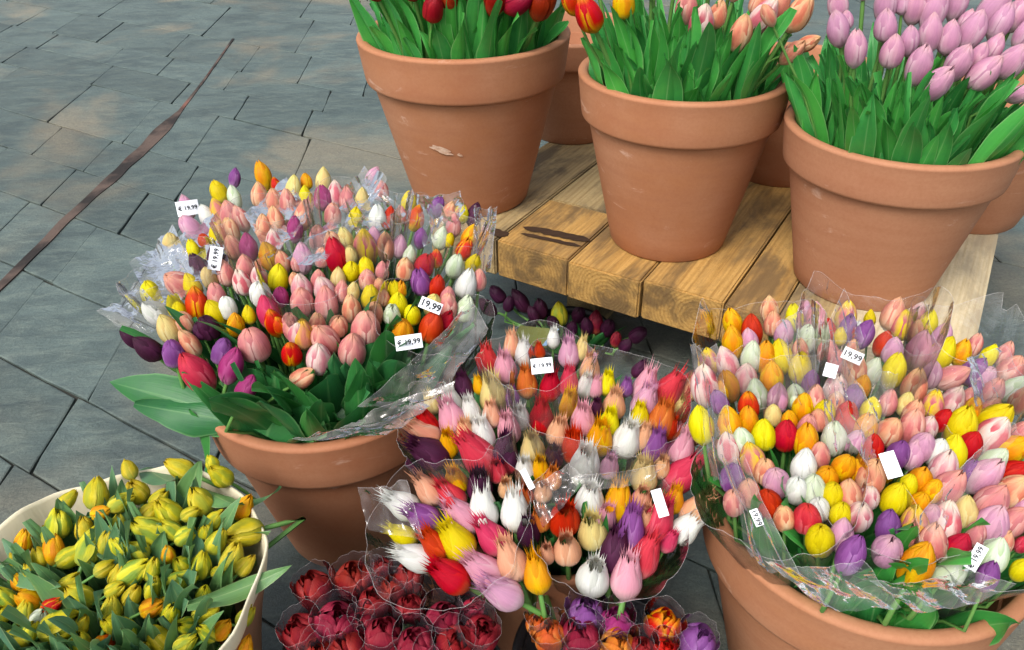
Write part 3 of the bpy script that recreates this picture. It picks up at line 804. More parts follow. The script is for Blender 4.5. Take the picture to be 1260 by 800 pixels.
dR += list(parse("""205,80,K,118 310,60,P,112 390,60,Q,84 130,160,R,92 540,60,Y,126,20 690,30,Y,126,45 580,150,R,116 500,190,Y,122,12 360,150,L,114
320,190,L,96 245,190,V,100 690,100,Q,146,35 455,265,Q,120,20 770,170,O,118,52 590,270,V,84 120,300,K,130 235,395,Y,124 290,335,Y,94 350,310,O,108
350,420,O,104 480,350,P,126,35 560,460,C,116,12 650,290,L,126,42 690,225,G,104,42 780,280,R,124,52 680,420,P,138,35 770,370,K,136,42 785,500,P,118,38
680,530,L,146,25 200,530,V,108,10 325,530,B,126,8 465,515,Q,138,15 405,620,P,130,12 195,640,L,128 335,705,O,144,25 490,735,G,138,35 525,630,R,118,30
690,660,G,134,25 670,760,V,92,20 830,610,S,60 825,730,Y,84 610,560,P,90,20 820,90,P,90,30 740,600,K,90,30 830,450,L,90,30""", 1040, 510, 3.81))
_r = random.Random(8)
for _i in range(500):
    x, y = _r.uniform(890, 1180), _r.uniform(400, 640)
    if min(math.hypot(x-q[0], (y-q[1])*.8) for q in dR) > 17 and len(dR) < 182:
        dR.append((x, y, _r.choice('PKQLYOWG'), _r.uniform(24, 28), None))
SR = (PR.x, PR.y, .555, .28, .45)
def lv_right(x, y, r): return 3 if (y > 620 and x < 1160) else (2 if y > 560 else (1 if y > 440 else 0))
tr_ = plant(dR, SR, 'tulip', k_slim, 'R', PR, .393, .19, lv_right, 'bright', jit=.08)

# --- yellow parrot buds in the cream paper bucket
PK = px(130, 742, .36); PK.z = 0
dK = list((x, y, {'Y': 'T', 'K': 'T', 'U': 'O', 'O': 'T' if int(x)%2 else 'O', 'C': 'E'}.get(c_, c_), w_, a_) for x, y, c_, w_, a_ in parse("""395,160,Y,105 415,235,O,72,70 560,150,Y,100,-30 740,55,K,95,-60 905,85,O,90,-50 690,235,Y,110,-40 615,310,E,118,-55 820,190,E,110,-30
1000,215,U,92,30 1005,320,Y,125,-100 890,355,Y,98 840,310,K,66 825,450,Y,98,10 950,430,E,112,20 895,480,Y,56 735,530,E,115,60 700,590,Y,72,80 545,480,E,115,60
430,465,Y,74,60 490,370,K,82 365,380,E,112,20 345,305,O,84,-10 240,280,E,112 220,390,O,98 290,415,Y,92,60 190,500,Y,66 325,580,Y,108,-50 625,625,U,90,70
700,650,Y,84 850,640,Y,108,60 650,750,Y,108,-40 460,690,Y,92 420,780,F,98 245,700,O,138,70 115,590,U,100 210,620,F,74,60 160,665,G,72 60,760,E,112,-60 25,590,C,84
70,430,Y,70 75,520,O,62 690,410,U,62 780,240,Y,66,60 455,640,E,98 10,650,C,84 590,795,E,66 530,60,K,70,-20 870,30,Y,60,-20 330,700,Y,80,30 540,580,K,80 130,480,Y,70
160,420,Y,80,-20 760,700,E,80 520,710,E,80,-30 130,720,Y,80,20 330,770,E,90""", 0, 560, 3.333))
_r = random.Random(12)
for _i in range(400):        # smaller buds deeper in the bundle fill the gaps
    x, y = _r.uniform(15, 325), _r.uniform(600, 800)
    if ((x-150)/165)**2+((y-745)/150)**2 < 1 and min(math.hypot(x-q[0], y-q[1]) for q in dK) > 17 and len(dK) < 82:
        dK.append((x, y, _r.choice('TTTEEEO'), _r.uniform(20, 27), _r.choice((None, -50, 40, 10, 60))))
SK = (PK.x, PK.y, .385, .22, .3)
tk = plant(dK, SK, 'parrot_tulip', lambda c: 'parrot', 'K', PK, .36, .15, lambda x, y, r: 3, 'blue', jit=.3, auto_k=.25, wmul=.9)
foliage(tk, PK, .30, .155, 230, (.075, .145), (.026, .046), 'blue', 0, (-.03, .03), .25, 4)

# single leaves that stand out
LM = 'deep'
for (x0, y0, z0, x1, y1, z1, wd, v_) in ((262, 505, .41, 135, 470, .46, .075, 1), (285, 518, .40, 165, 497, .44, .07, 3), (300, 528, .39, 205, 500, .42, .05, 5), (232, 505, .42, 252, 600, .30, .03, 2),
        (328, 537, .385, 338, 455, .50, .125, 11), (395, 530, .39, 450, 478, .44, .075, 4), (440, 520, .39, 505, 440, .47, .07, 6), (470, 512, .39, 555, 425, .47, .07, 0), (420, 500, .42, 470, 415, .53, .07, 7), (500, 490, .39, 570, 395, .49, .06, 8),
        (250, 490, .40, 215, 430, .47, .05, 9), (370, 535, .39, 390, 470, .45, .06, 2), (265, 515, .39, 300, 440, .48, .06, 5), (410, 535, .385, 500, 490, .41, .06, 3)):
    p = px(x0, y0, z0); tt = min(tl, key=lambda o: (o.location.x-p.x)**2+(o.location.y-p.y)**2)
    extra_leaf(tt, p, px(x1, y1, z1), wd, LM, Vector((p.x-PL.x, p.y-PL.y, .2)), v_)
for (x0, y0, z0, x1, y1, z1, wd, v_) in ((0, 695, .39, 75, 722, .41, .03, 1), (235, 592, .40, 300, 620, .42, .035, 3), (290, 618, .38, 345, 598, .41, .02, 5), (230, 745, .40, 360, 695, .40, .03, 2), (150, 690, .37, 110, 650, .42, .03, 6), (300, 640, .38, 332, 655, .41, .03, 4), (180, 575, .39, 215, 590, .42, .04, 8)):
    p = px(x0, y0, z0); tt = min(tk, key=lambda o: (o.location.x-p.x)**2+(o.location.y-p.y)**2)
    extra_leaf(tt, p, px(x1, y1, z1), wd, 'blue', Vector((p.x-PK.x, p.y-PK.y, .3)), v_)
# foliage of the big floor pots
foliage(tl, PL, .45, .21, 70, (.02, .13), (.035, .06), 'deep', 0, (.0, .05), 0, 12)
foliage(tf, PF, .37, .15, 40, (.0, .08), (.03, .05), 'deep', 0, (.0, .04), 0, 13)
foliage(tl, PL, .393, .19, 110, (.02, .15), (.035, .06), 'deep', .6, (.0, .07), .12, 2)
foliage(tf, PF, .32, .13, 50, (.02, .12), (.03, .05), 'deep', .4, (.0, .05), 0, 3)
foliage(tr_, PR, .393, .19, 150, (.02, .15), (.03, .052), 'bright', .6, (.0, .06), 0, 5)
# --- long stemmed tulips in the three pots on the bench
d1 = list((x, y, {'R': 'J'}[c_], w_, a_) for x, y, c_, w_, a_ in parse("""380,30,R,74,5 435,-14,R,66 600,-12,R,86 685,0,R,92,60 765,6,R,92 660,-60,R,80 500,-60,R,80 300,-60,R,84 230,-140,R,84 400,-150,R,84 560,-150,R,84
700,-150,R,84 820,-110,R,84 330,-230,R,84 480,-240,R,84 640,-240,R,84 780,-230,R,84 160,-60,R,80""", 400, 0, 2.857))
d2 = list(parse("""175,70,F,130 85,10,F,80 345,15,O,110 650,40,P,108 720,115,Q,120 800,70,K,92 910,165,K,108,15 1025,75,Q,128,40 1090,30,K,108,30 1195,65,K,124,35
1235,210,K,74,70 1160,255,K,86,50 1000,10,K,90 480,-80,K,100 350,-120,F,110 600,-120,K,100 760,-100,K,110 900,-90,K,110 200,-120,F,100 1100,-110,K,100,20
500,-220,K,100 700,-220,K,100 900,-210,K,100""", 680, 0, 3.9375))
d3 = list(parse("""330,130,L,106 370,90,L,64 410,220,L,106,5 330,15,L,100 545,115,L,112 575,230,L,116 650,185,L,92,8 695,295,L,120,20 770,380,L,124,45 745,150,L,112,10
760,50,L,120,20 830,170,L,110,15 930,140,L,124,28 870,285,L,124,32 905,100,L,76 990,325,L,132,48 960,250,L,84 1030,210,L,92,32 1060,100,L,112,28 1110,275,L,130,42
1140,60,L,110,28 1020,40,L,128,42 865,15,L,100,20 545,15,L,110 680,30,L,110 620,10,L,78 1150,420,L,84,70 1160,150,L,84,30 20,70,K,70 450,-90,L,110 600,-90,L,110
750,-90,L,110,10 900,-90,L,110,20 1050,-80,L,110,30 1200,-60,L,110,30 1250,120,L,110,40 1240,240,L,110,45""", 940, 0, 3.636))
def SB(P, z, sy=.2, k=.2): return (P.x, P.y, z, sy, k)
t1 = plant(d1, SB(P1, 1.06, 1.0), 'long_stemmed_tulip', k_egg, '1', P1, .735, .22, 3, 'bright', jit=.06, auto_k=.4, footr=.5, wmul=1.0)
t2 = plant(d2, SB(P2, .99, 1.0), 'long_stemmed_tulip', k_egg, '2', P2, .713, .19, 3, 'bright', jit=.06, auto_k=.4, footr=.5, wmul=1.0)
t3 = plant(d3, SB(P3, .90, .7), 'long_stemmed_tulip', k_slim, '3', P3, .665, .18, 2, 'bright', jit=.06, auto_k=.35, footr=.5, wmul=.9)

foliage(t1, P1, .735, .225, 160, (.03, .2), (.028, .052), 'bright', .5, (-.0, .04), 0, 6)
foliage(t2, P2, .713, .199, 155, (.03, .17), (.028, .052), 'bright', .5, (-.01, .05), 0, 7)
foliage(t3, P3, .665, .193, 160, (.03, .15), (.028, .052), 'bright', .5, (-.01, .06), 0, 8)
# --- peony tulips along the front edge
dX = list(parse("""210,290,X,190 430,240,X,200 535,210,X,110 580,180,X,120 730,230,X,160 640,300,X,150 540,370,X,170 740,400,X,160 330,480,X,215 140,540,X,205
590,550,X,200 390,620,X,190 925,460,X,190 770,600,X,190 1090,400,S,120 1130,540,X,200 990,600,X,200 480,480,X,120 230,640,X,150 870,690,X,170""", 340, 660, 4.5))
PX = px(475, 775, .26); PX.z = 0
SX = (PX.x, PX.y, .335, .12, .3)
tx = plant(dX, SX, 'peony_tulip', lambda c: 'double', 'X', PX, .25, .11, 0, 'deep', jit=.10, auto_k=.5)
dZ = list(parse("""125,740,U,140 260,745,X,160 280,650,V,150 405,690,M,140 420,780,U,140 615,700,F,150 760,770,V,150 615,800,R,100 75,690,U,90 520,800,X,110""", 640, 570, 3.478))
PZ = px(750, 800, .24); PZ.z = 0
SZ = (PZ.x, PZ.y, .31, .1, .3)
tz = plant(dZ, SZ, 'peony_tulip', lambda c: 'double', 'Z', PZ, .23, .10, 0, 'deep', jit=.08, auto_k=.5)

# --- bunches under the bench, petals recoloured darker to paint in the shade
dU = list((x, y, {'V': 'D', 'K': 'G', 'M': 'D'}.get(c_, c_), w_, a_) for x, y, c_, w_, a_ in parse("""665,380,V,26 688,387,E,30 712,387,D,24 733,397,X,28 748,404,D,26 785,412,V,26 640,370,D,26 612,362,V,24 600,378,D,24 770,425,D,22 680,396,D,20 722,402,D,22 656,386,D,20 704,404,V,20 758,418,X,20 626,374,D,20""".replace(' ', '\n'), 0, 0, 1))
PU = px(700, 400, .09); PU.z = 0
SU = (PU.x, PU.y, .11, .05, .2)
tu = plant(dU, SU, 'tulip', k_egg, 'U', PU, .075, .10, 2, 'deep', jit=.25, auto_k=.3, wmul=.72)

foliage(tu, PU, .08, .09, 12, (.01, .04), (.03, .045), 'deep', 0, (0, .03), 0, 9)
# ------------------------------------------------------------------ buckets
def bucket(P, R, h, rb, mat, label, name='flower_bucket'):
    root = empty(name, P); tag(root, label, 'bucket')
    v, f = lathe([(0.001, .003), (rb-.006, 0), (rb, .006), (R-.006, h-.02), (R-.006, h-.02), (R-.009, h-.022), (R-.012, h-.024), (rb-.006, .012), (0.001, .01)], 64); mesh_obj('bucket_body', v, f, mat, root)
    v, f = lathe([(R-.0075, h-.026), (R+.002, h-.022), (R+.004, h-.004), (R, h), (R-.006, h-.001), (R-.0085, h-.02), (R-.0075, h-.026)], 64); mesh_obj('bucket_rim', v, f, mat, root)
    return root
M_BLK = m_simple('black_plastic', hx('#1C1D20'), .4, .5)
bucket(PX, .14, .24, .10, M_BLK, 'black plastic bucket under the wine red peony tulips')
bucket(PZ, .13, .22, .10, M_BLK, 'black plastic bucket under the orange and violet peony tulips')
bucket(PU, .11, .075, .09, M_BLK, 'low black bucket in the shade beneath the bench')

# cream paper bucket
def cream_bucket():
    root = empty('paper_lined_bucket', PK); tag(root, 'round bucket lined with thick cream paper holding yellow parrot tulip buds', 'bucket')
    s = NT('cream_paper'); tc = s.n('ShaderNodeTexCoord'); o = tc.outputs['Object']; nn = s.noise(s.mapping(o, (14, 14, 5)), 1, 4, .6, .5)
    MC = s.prin(s.mix(nn, hx('#E2D6AE'), hx('#EFE9D6')), .7, .3, s.bump(nn, .5, .01), .25)
    s = NT('kraft_paper'); tc = s.n('ShaderNodeTexCoord'); o = tc.outputs['Object']; nn = s.noise(s.mapping(o, (10, 10, 4)), 1, 4, .6, .8)
    MK = s.prin(s.mix(nn, hx('#A07050'), hx('#B88C6C')), .55, .4, s.bump(nn, .6, .012), .1)
    N, M = 120, 14; V = []
    def prof(j, a):
        t = j/(M-1); return t
    R, rb, h = .204, .125, .385
    for j in range(M):
        t = j/(M-1)
        for i in range(N):
            a = 2*PI*i/N
            cr = noise.noise(Vector((math.cos(a)*2.5, math.sin(a)*2.5, t*2)))*.012*t
            r = rb+(R-rb)*t+cr; z = .01+h*t + (noise.noise(Vector((math.cos(a)*3, math.sin(a)*3, 5)))*.014 if j == M-1 else 0)
            V.append((r*math.cos(a), r*math.sin(a), z))
    # rolled lip, then down the inside
    for (dr, dz) in ((-.001, .002), (-.003, .002), (-.005, -.003)):
        for i in range(N):
            b = V[(M-1)*N+i]; a = 2*PI*i/N; r = math.hypot(b[0], b[1])+dr; V.append((r*math.cos(a), r*math.sin(a), b[2]+dz))
    for t in (.75, .5, .2):
        for i in range(N):
            a = 2*PI*i/N; r = (rb+(R-rb)*t)-.006; V.append((r*math.cos(a), r*math.sin(a), .01+h*t))
    mesh_obj('paper_liner', V[(M-2)*N:], grid_faces(N, 8, 0, True), MC, root)
    mesh_obj('paper_wall', V[:(M-1)*N], grid_faces(N, M-1, 0, True), MK, root)
    v, f = lathe([(0.001, .008), (rb, .01)], 60); mesh_obj('bucket_floor', v, f, MK, root)
    return root, MK, MC
kr, M_KRAFT, M_CREAM = cream_bucket()

# ------------------------------------------------------------------ cellophane
def sleeve(cpx, rpx, S, P, zb, label, group, lift=.04, seed=0, mat=None, corner=.035, open_=1.0, stickers=(), name='cellophane_sleeve', crump=.13, arc=None, N=84, edge=.00022):
    rnd = random.Random(seed); c = surf_hit(cpx[0], cpx[1], S); r0 = rpx*depth(c)/FPX
    bot = Vector((P.x, P.y, zb))+Vector((c.x-P.x, c.y-P.y, 0))*.30
    top = c+Vector((0, 0, lift)); ax = (top-bot).normalized()
    X = ax.orthogonal().normalized(); Y = ax.cross(X)
    root = empty(name, bot); tag(root, label, 'cellophane wrap', group)
    M = 16; V = []; H = (top-bot).length; a0 = rnd.uniform(0, 6)
    rnd_c = [rnd.uniform(.4, 1.1) for _ in range(3)]
    lo, hi = arc or (0, 2*PI); full = arc is None
    n_ = N if full else N+1
    for j in range(M):
        v = j/(M-1)
        for i in range(n_):
            a = lo+(hi-lo)*i/N
            pk = abs(math.cos(1.5*(a-a0)))**4*corner*rnd_c[int((a-a0)/(2*PI/3)) % 3] + .006*noise.noise(Vector((math.cos(a)*3, math.sin(a)*3, seed)))
            fo = abs(noise.noise(Vector((math.cos(a)*2.6, math.sin(a)*2.6, v*1.1+seed*3))))
            f2 = noise.noise(Vector((math.cos(a)*8, math.sin(a)*8, v*3+seed*5)))
            r = r0*(.16+.84*v**1.15)*(1+crump*math.sin(PI*min(1, v*1.02)**.7*.8)*(fo*2-.5)+.02*f2*math.sin(PI*v))
            h = H*v+pk*v**3
            V.append(X*(r*math.cos(a))+Y*(r*math.sin(a))+ax*h)
    mesh_obj('film', V, grid_faces(n_, M, 0, full), mat or FILM, root)
    e = [V[(M-1)*n_+i] for i in range(n_)]
    if full: e.append(e[0].copy())
    if edge:
        v, f = tube_mesh(e, [edge]*len(e), 4); mesh_obj('film_edge', v, f, FILMRIM, root)
    for st in stickers: sticker(root, *st, S=S)
    return root
M_CARD = m_simple('sticker_paper', hx('#E9EDF2'), .5, .4, 40, .03)
M_INK = m_simple('sticker_ink', hx('#17181C'), .6, .2)
def sticker(root, x, y, wpx, hpx, ang, text, S=None, yaw=0.0, lift=.055):
    p = surf_hit(x, y, S); v = (p-CAM).normalized(); p = p-v*lift
    k = depth(p)/FPX; W, H = wpx*k, hpx*k
    upv = (UP-v*UP.dot(v)).normalized(); rtv = v.cross(upv).normalized()
    a = math.radians(ang); X = rtv*math.cos(a)-upv*math.sin(a); Y = rtv*math.sin(a)+upv*math.cos(a)
    X = (Quaternion(Y, yaw) @ X)
    Z = X.cross(Y)
    n = 8; Vv = []
    for j in range(3):
        for i in range(n+1):
            s_ = i/n-.5; Vv.append(X*(s_*W)+Y*((j/2-.5)*H)-Z*(s_*s_*W*.35))
    o = mesh_obj('price_sticker', Vv, grid_faces(n+1, 3), M_CARD, root); o.location = p-root.location
    if text:
        cu = bpy.data.curves.new('t', 'FONT'); cu.body = text; cu.size = 1; cu.align_x = 'CENTER'; cu.align_y = 'CENTER'; cu.resolution_u = 2; cu.offset = .018
        to = bpy.data.objects.new('t', cu); COL.objects.link(to)
        bpy.context.view_layer.update()
        me = bpy.data.meshes.new_from_object(to); bpy.data.objects.remove(to)
        xs = [q.co.x for q in me.vertices]; ws = max(xs)-min(xs); sc = W*.86/ws
        for q in me.vertices:
            x_, y_ = q.co.x*sc, q.co.y*sc; s_ = x_/W
            q.co = X*x_+Y*y_-Z*(s_*s_*W*.35)+Z*.0010
        me.materials.clear(); me.materials.append(M_INK)
        link('lettering', me, o)
def film_patch(root, S, quad, seed=0, lift=.03, amp=.0048, mat=None, edge=True, nu=26, nv=26):
    """a free flap of the wrap: corners given round its outline, creased lengthwise"""
    c = []
    for q in quad:
        p = surf_hit(q[0], q[1], S); v = (p-CAM).normalized(); c.append(p-v*(q[2] if len(q) > 2 else lift))
    nrm = (c[1]-c[0]).cross(c[3]-c[0]).normalized(); V = []
    for j in range(nv):
        t = j/(nv-1)
        for i in range(nu):
            s_ = i/(nu-1)
            p = (c[0]*(1-s_)+c[1]*s_)*(1-t)+(c[3]*(1-s_)+c[2]*s_)*t
            w_ = noise.noise(Vector((s_*5+seed*3.1, t*1.6, seed)))+.5*abs(noise.noise(Vector((s_*11, t*4+seed, seed*2))))
            e_ = noise.noise(Vector((s_*3+seed, t*3, 7)))*.004
            V.append(p+nrm*(w_*amp*2.2+math.sin(PI*s_)*.008)+(c[1]-c[0]).normalized()*e_-root.location)
    mesh_obj('film_fold', V, grid_faces(nu, nv), mat or FILMF, root)
    if edge:
        ring = [V[i] for i in range(nu)]+[V[j*nu+nu-1] for j in range(1, nv)]
        v, f = tube_mesh(ring, [.00025]*len(ring), 4); mesh_obj('film_edge', v, f, FILMRIM, root)
GL, GF, GR = 'clear wraps around the pastel bunches', 'clear wraps around the fringed bunches', 'clear wraps in the fullest floor pot'
_s = sleeve((212, 345), 62, SL, PL, .12, 'clear wrap standing wide open beside the paving, yellow and white tulips inside', GL, .03, 1, corner=.012, stickers=[(231, 256, 26, 18, -12, '€ 19,99'), (265, 318, 29, 15, -82, '\u20ac 19,99')])
film_patch(_s, SL, ((158, 322, .05), (212, 276, .04), (238, 330, .03), (205, 408, .02)), 1)
film_patch(_s, SL, ((120, 384, .06), (168, 345, .05), (205, 392, .03), (165, 412, .03)), 2)
film_patch(_s, SL, ((196, 300), (262, 262), (285, 330), (225, 345)), 3)
_s = sleeve((335, 285), 68, SL, PL, .12, 'clear wrap with a long upright fold at the back of the pastel bunches', GL, .04, 2, corner=.03)
film_patch(_s, SL, ((352, 318, .05), (462, 206, .07), (476, 222, .06), (392, 332, .04)), 4)
film_patch(_s, SL, ((300, 262, .03), (352, 215, .04), (380, 262, .04), (330, 320, .03)), 5)
_s = sleeve((445, 275), 66, SL, PL, .12, 'clear wrap with a tall pointed corner nearest the red tulip pot', GL, .04, 3, corner=.03)
film_patch(_s, SL, ((420, 230, .04), (448, 205, .06), (500, 262, .04), (440, 300, .03)), 6)
film_patch(_s, SL, ((512, 238, .05), (566, 234, .06), (572, 262, .05), (522, 300, .03)), 7)
_s = sleeve((545, 310), 60, SL, PL, .12, 'clear wrap of parrot-like tulips touching the bench end', GL, .05, 4, corner=.05, stickers=[(530, 376, 28, 14, 22, '19,99')])
film_patch(_s, SL, ((584, 252, .06), (612, 254, .06), (604, 330, .04), (580, 330, .03)), 8)
sleeve((400, 350), 80, SL, PL, .12, 'clear wrap in the middle of the pastel bunches, big pink tulips inside', GL, .03, 6, corner=.03)
_s = sleeve((535, 400), 75, SL, PL, .12, 'clear wrap with a flat price sticker over the red tulip at the pot edge', GL, .01, 7, corner=.03, stickers=[(503, 421, 33, 18, -8, '€ 19,99')])
film_patch(_s, SL, ((440, 500, .05), (580, 370, .03), (600, 402, .06), (520, 505, .08)), 9)
film_patch(_s, SL, ((360, 540, .06), (470, 500, .04), (560, 470, .08), (470, 535, .09)), 10)
_s = sleeve((550, 650), 108, SF, PF, .10, 'round mouthed clear wrap of white and purple fringed tulips leaning over the wine red bunch', GF, .01, 11, corner=.01, stickers=[(649, 590, 8, 26, -28, '')])
film_patch(_s, SF, ((440, 600, .05), (500, 590, .03), (520, 660, .03), (452, 650, .05)), 12)
_s = sleeve((748, 648), 100, SF, PF, .10, 'round mouthed clear wrap of fringed tulips above the black gap', GF, .01, 12, corner=.01, stickers=[(812, 619, 13, 34, -18, '')])
film_patch(_s, SF, ((650, 600, .04), (700, 570, .05), (720, 590, .05), (668, 650, .04)), 13)
film_patch(_s, SF, ((705, 585, .05), (820, 570, .05), (800, 592, .04), (720, 602, .05)), 14, amp=.003)
sleeve((735, 500), 110, SF, PF, .10, 'clear wrap of fringed tulips reaching towards the shade under the bench', GF, .02, 13, corner=.02)
sleeve((660, 460), 72, SF, PF, .10, 'clear wrap carrying a square price sticker on the fringed bunch beneath the bench', GF, .03, 14, corner=.02, stickers=[(667, 450, 27, 19, -6, '€ 19.99')])
_s = sleeve((560, 530), 78, SF, PF, .10, 'crumpled clear wrap of fringed tulips against the pastel bunches pot', GF, .02, 15, corner=.03, crump=.25)
_s = sleeve((955, 590), 105, SR, PR, .12, 'clear wrap at the pot edge beside the fringed bunches, narrow white tag inside', GR, .0, 21, corner=.02, stickers=[(931, 637, 21, 10, 66, '19,99')])
film_patch(_s, SR, ((886, 560, .05), (915, 560, .03), (985, 715, .06), (925, 680, .09)), 21)
film_patch(_s, SR, ((940, 690, .10), (1060, 690, .05), (1110, 745, .09), (1010, 745, .12)), 22, amp=.003)
_s = sleeve((930, 440), 78, SR, PR, .12, 'clear wrap with one free edge reflecting the sky, below the bench corner', GR, .04, 22, corner=.035)
film_patch(_s, SR, ((850, 420, .05), (880, 425, .03), (912, 590, .04), (880, 590, .07)), 23)
film_patch(_s, SR, ((955, 395, .05), (1000, 372, .06), (1005, 470, .03), (985, 500, .03)), 24)
_s = sleeve((1060, 430), 85, SR, PR, .12, 'clear wrap with two tall folded corners in front of the lilac tulip pot', GR, .04, 23, corner=.045, stickers=[(1022, 456, 15, 17, 15, ''), (1049, 438, 24, 15, 25, '19,99')])
film_patch(_s, SR, ((1018, 400, .05), (1040, 352, .07), (1062, 420, .05), (1030, 500, .03)), 25)
film_patch(_s, SR, ((1010, 480, .04), (1040, 440, .05), (1080, 520, .04), (1020, 560, .03)), 26)
_s = sleeve((1195, 450), 85, SR, PR, .12, 'clear wrap leaning out over the pale plank and the paving', GR, .04, 24, corner=.04)
film_patch(_s, SR, ((1190, 440, .06), (1235, 425, .07), (1262, 480, .05), (1200, 500, .03)), 27)
_s = sleeve((1105, 595), 112, SR, PR, .12, 'clear wrap in the middle of the fullest pot, blank white tag sticking up', GR, .0, 25, corner=.02, stickers=[(1096, 572, 18, 32, -20, '')])
film_patch(_s, SR, ((1060, 560, .04), (1082, 455, .05), (1105, 460, .05), (1078, 600, .03)), 28)
film_patch(_s, SR, ((1130, 640, .04), (1240, 520, .05), (1255, 535, .05), (1150, 660, .03)), 29)
_s = sleeve((1205, 640), 95, SR, PR, .12, 'clear wrap with a curled white price tag above the paving', GR, .0, 26, corner=.03, stickers=[(1201, 686, 34, 14, -64, '\u20ac 19,99')])
film_patch(_s, SR, ((1070, 715, .08), (1190, 700, .04), (1250, 720, .08), (1130, 752, .10)), 30, amp=.003)
for i, (rec, S_, P_) in enumerate([(t, SX, PX) for t in TULIPS if t['pot'] == 'X']+[(t, SZ, PZ) for t in TULIPS if t['pot'] == 'Z']):
    nm = PAL[rec['c']][6]
    sleeve((rec['x'], rec['y']+2), rec['w']*FPX/depth(rec['bl'])*.60, S_, P_, .10, 'x', 'small clear wraps around single peony tulips', .025, 40+i, FILM2, corner=.004, crump=.10, N=40, edge=.0001)['wrapof'] = nm

# printed card lying behind the fringed tulips
q = [px(628, 424, .30), px(640, 402, .30), px(688, 407, .30), px(672, 428, .30)]
ctr = sum(q, Vector())/4; V = []
for dz in (0, .003):
    for p in q: V.append(p-ctr+Vector((0, 0, dz)))
rc = empty('printed_card', ctr); tag(rc, 'olive green card with a pale blue edge behind the topmost fringed tulips', 'card')
mesh_obj('card_face', V, [(3, 2, 1, 0), (4, 5, 6, 7), (0, 1, 5, 4), (1, 2, 6, 5), (2, 3, 7, 6), (3, 0, 4, 7)], m_simple('card_olive', hx('#7C8444'), .3, .5), rc, smooth=False)
e0, e1 = V[6], V[7]; dn = (V[5]-V[6]).normalized()*.008; up_ = Vector((0, 0, .0015))
mesh_obj('card_edge', [e0+up_, e1+up_, e1+dn+up_, e0+dn+up_], [(0, 1, 2, 3)], m_simple('card_blue', hx('#8CB4D8'), .3, .5), rc, smooth=False)
st_ = tube_mesh([Vector((0, 0, -.002)), Vector((0, 0, .16-ctr.z)), Vector((0, 0, -ctr.z))], [.004]*3, 8)
mesh_obj('card_stick', st_[0], st_[1], m_simple('stick_dark', hx('#2A2C30'), .4, .5), rc)
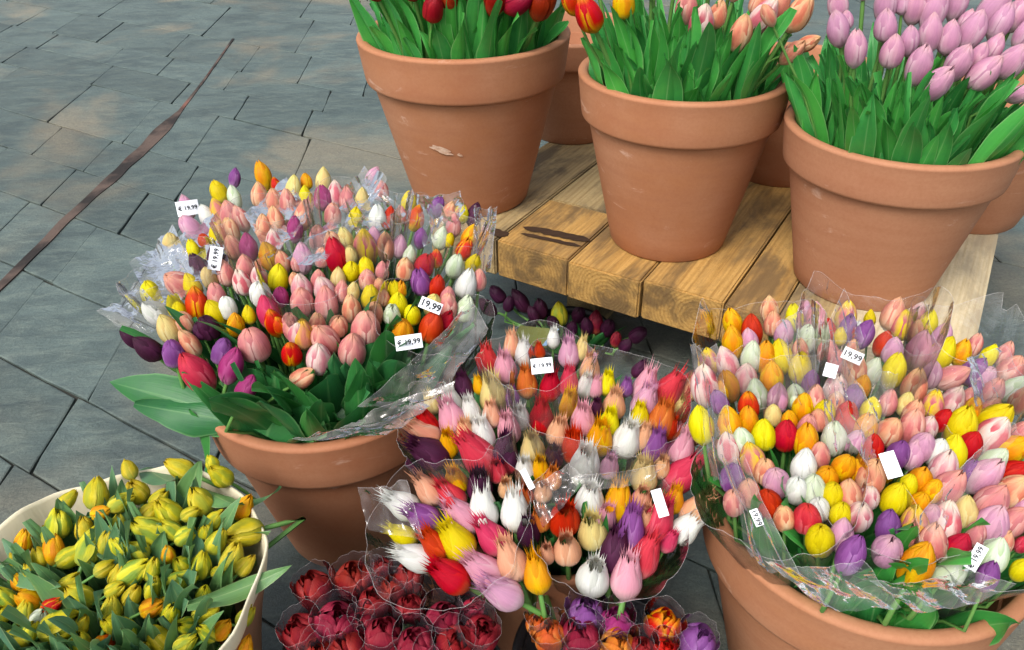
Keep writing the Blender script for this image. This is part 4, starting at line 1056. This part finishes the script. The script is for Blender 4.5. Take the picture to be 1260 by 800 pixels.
#@@END
# ------------------------------------------------------------------ labels
POTN = {'L': 'the pastel bunches pot', 'F': 'the fringed tulip pot', 'R': 'the fullest floor pot', 'K': 'the cream paper bucket', '1': 'the red tulip pot on the bench',
        '2': 'the peach tulip pot on the bench', '3': 'the lilac tulip pot on the bench', 'X': 'the wine red peony bunch', 'Z': 'the orange and violet peony bunch', 'U': 'the shade-painted bunch beneath the bench'}
KW = {'tulip': 'tulip', 'fringed_tulip': 'fringed tulip', 'parrot_tulip': 'parrot tulip bud', 'long_stemmed_tulip': 'long stemmed tulip', 'peony_tulip': 'peony tulip'}
ORD = 'first second third fourth fifth sixth seventh eighth ninth tenth eleventh twelfth thirteenth fourteenth fifteenth sixteenth seventeenth eighteenth nineteenth twentieth'.split()
def label_tulips():
    used = set(); bypot = {}
    for t in TULIPS: bypot.setdefault(t['pot'], []).append(t)
    for pot, ts in bypot.items():
        cx = [t['x'] for t in ts]; cyy = [t['y'] for t in ts]; x0, x1, y0, y1 = min(cx), max(cx), min(cyy), max(cyy)
        for t in ts:
            desc = PAL[t['c']][6]; kw = KW[t['kind']]
            fx = (t['x']-x0)/(x1-x0+1e-6); fy = (t['y']-y0)/(y1-y0+1e-6)
            zone = 'back' if fy < .3 else ('front' if fy > .7 else 'middle')
            side = ' left' if fx < .33 else (' right' if fx > .67 else '')
            near = sorted((o for o in ts if o is not t), key=lambda o: (o['x']-t['x'])**2+(o['y']-t['y'])**2)
            def pick(cond):
                r = [o for o in near if cond(o)]
                return PAL[r[0]['c']][6] if r else None
            lf = pick(lambda o: o['x'] < t['x'] and abs(o['y']-t['y']) < abs(o['x']-t['x'])); rt = pick(lambda o: o['x'] > t['x'] and abs(o['y']-t['y']) < abs(o['x']-t['x']))
            up = pick(lambda o: o['y'] < t['y'] and abs(o['x']-t['x']) < abs(o['y']-t['y'])); dn = pick(lambda o: o['y'] > t['y'] and abs(o['x']-t['x']) < abs(o['y']-t['y']))
            cands = []
            pl = POTN[pot]
            if lf and rt: cands.append(f"{desc} {kw} between {lf} and {rt} ones, {zone}{side} of {pl}")
            if up and dn: cands.append(f"{desc} {kw} below {up} and above {dn} one, {zone}{side} of {pl}")
            if up and lf: cands.append(f"{desc} {kw} below {up} one, beside {lf} one, {zone}{side} of {pl}")
            if dn and rt: cands.append(f"{desc} {kw} above {dn} one, beside {rt} one, {zone}{side} of {pl}")
            same = sorted((o for o in ts if o['c'] == t['c']), key=lambda o: o['x']); i = same.index(t); j = len(same)-1-i
            if len(same) == 1: cands.insert(0, f"the only {desc} {kw} in {pl}")
            if i < 20: cands.append(f"{ORD[i]} {desc} {kw} counted from the left in {pl}")
            if j < 20: cands.append(f"{ORD[j]} {desc} {kw} counted from the right in {pl}")
            lab = next((c for c in cands if c not in used and 4 <= len(c.split()) <= 16), None)
            if lab is None: lab = f"{desc} {kw} crowded into {pl}"
            used.add(lab)
            tag(t['o'], lab, 'tulip', f"{'peony' if pot in 'XZ' else ''} tulips in {pl}".strip())
label_tulips()
byo = {t['o'].name: t for t in TULIPS}
pe = [t for t in TULIPS if t['pot'] in 'XZ']
for o, t in zip([o for o in COL.objects if 'wrapof' in o], pe):
    del o['wrapof']
    o['label'] = ('wrap on the '+t['o']['label'].replace('peony tulip', 'tulip').replace('the only ', '')).replace(' counted from', ' from').replace(' and violet peony bunch', ' peony bunch').replace('the wine red peony bunch', 'the wine bunch')
print('tulips', len(TULIPS), 'objects', len(bpy.data.objects))
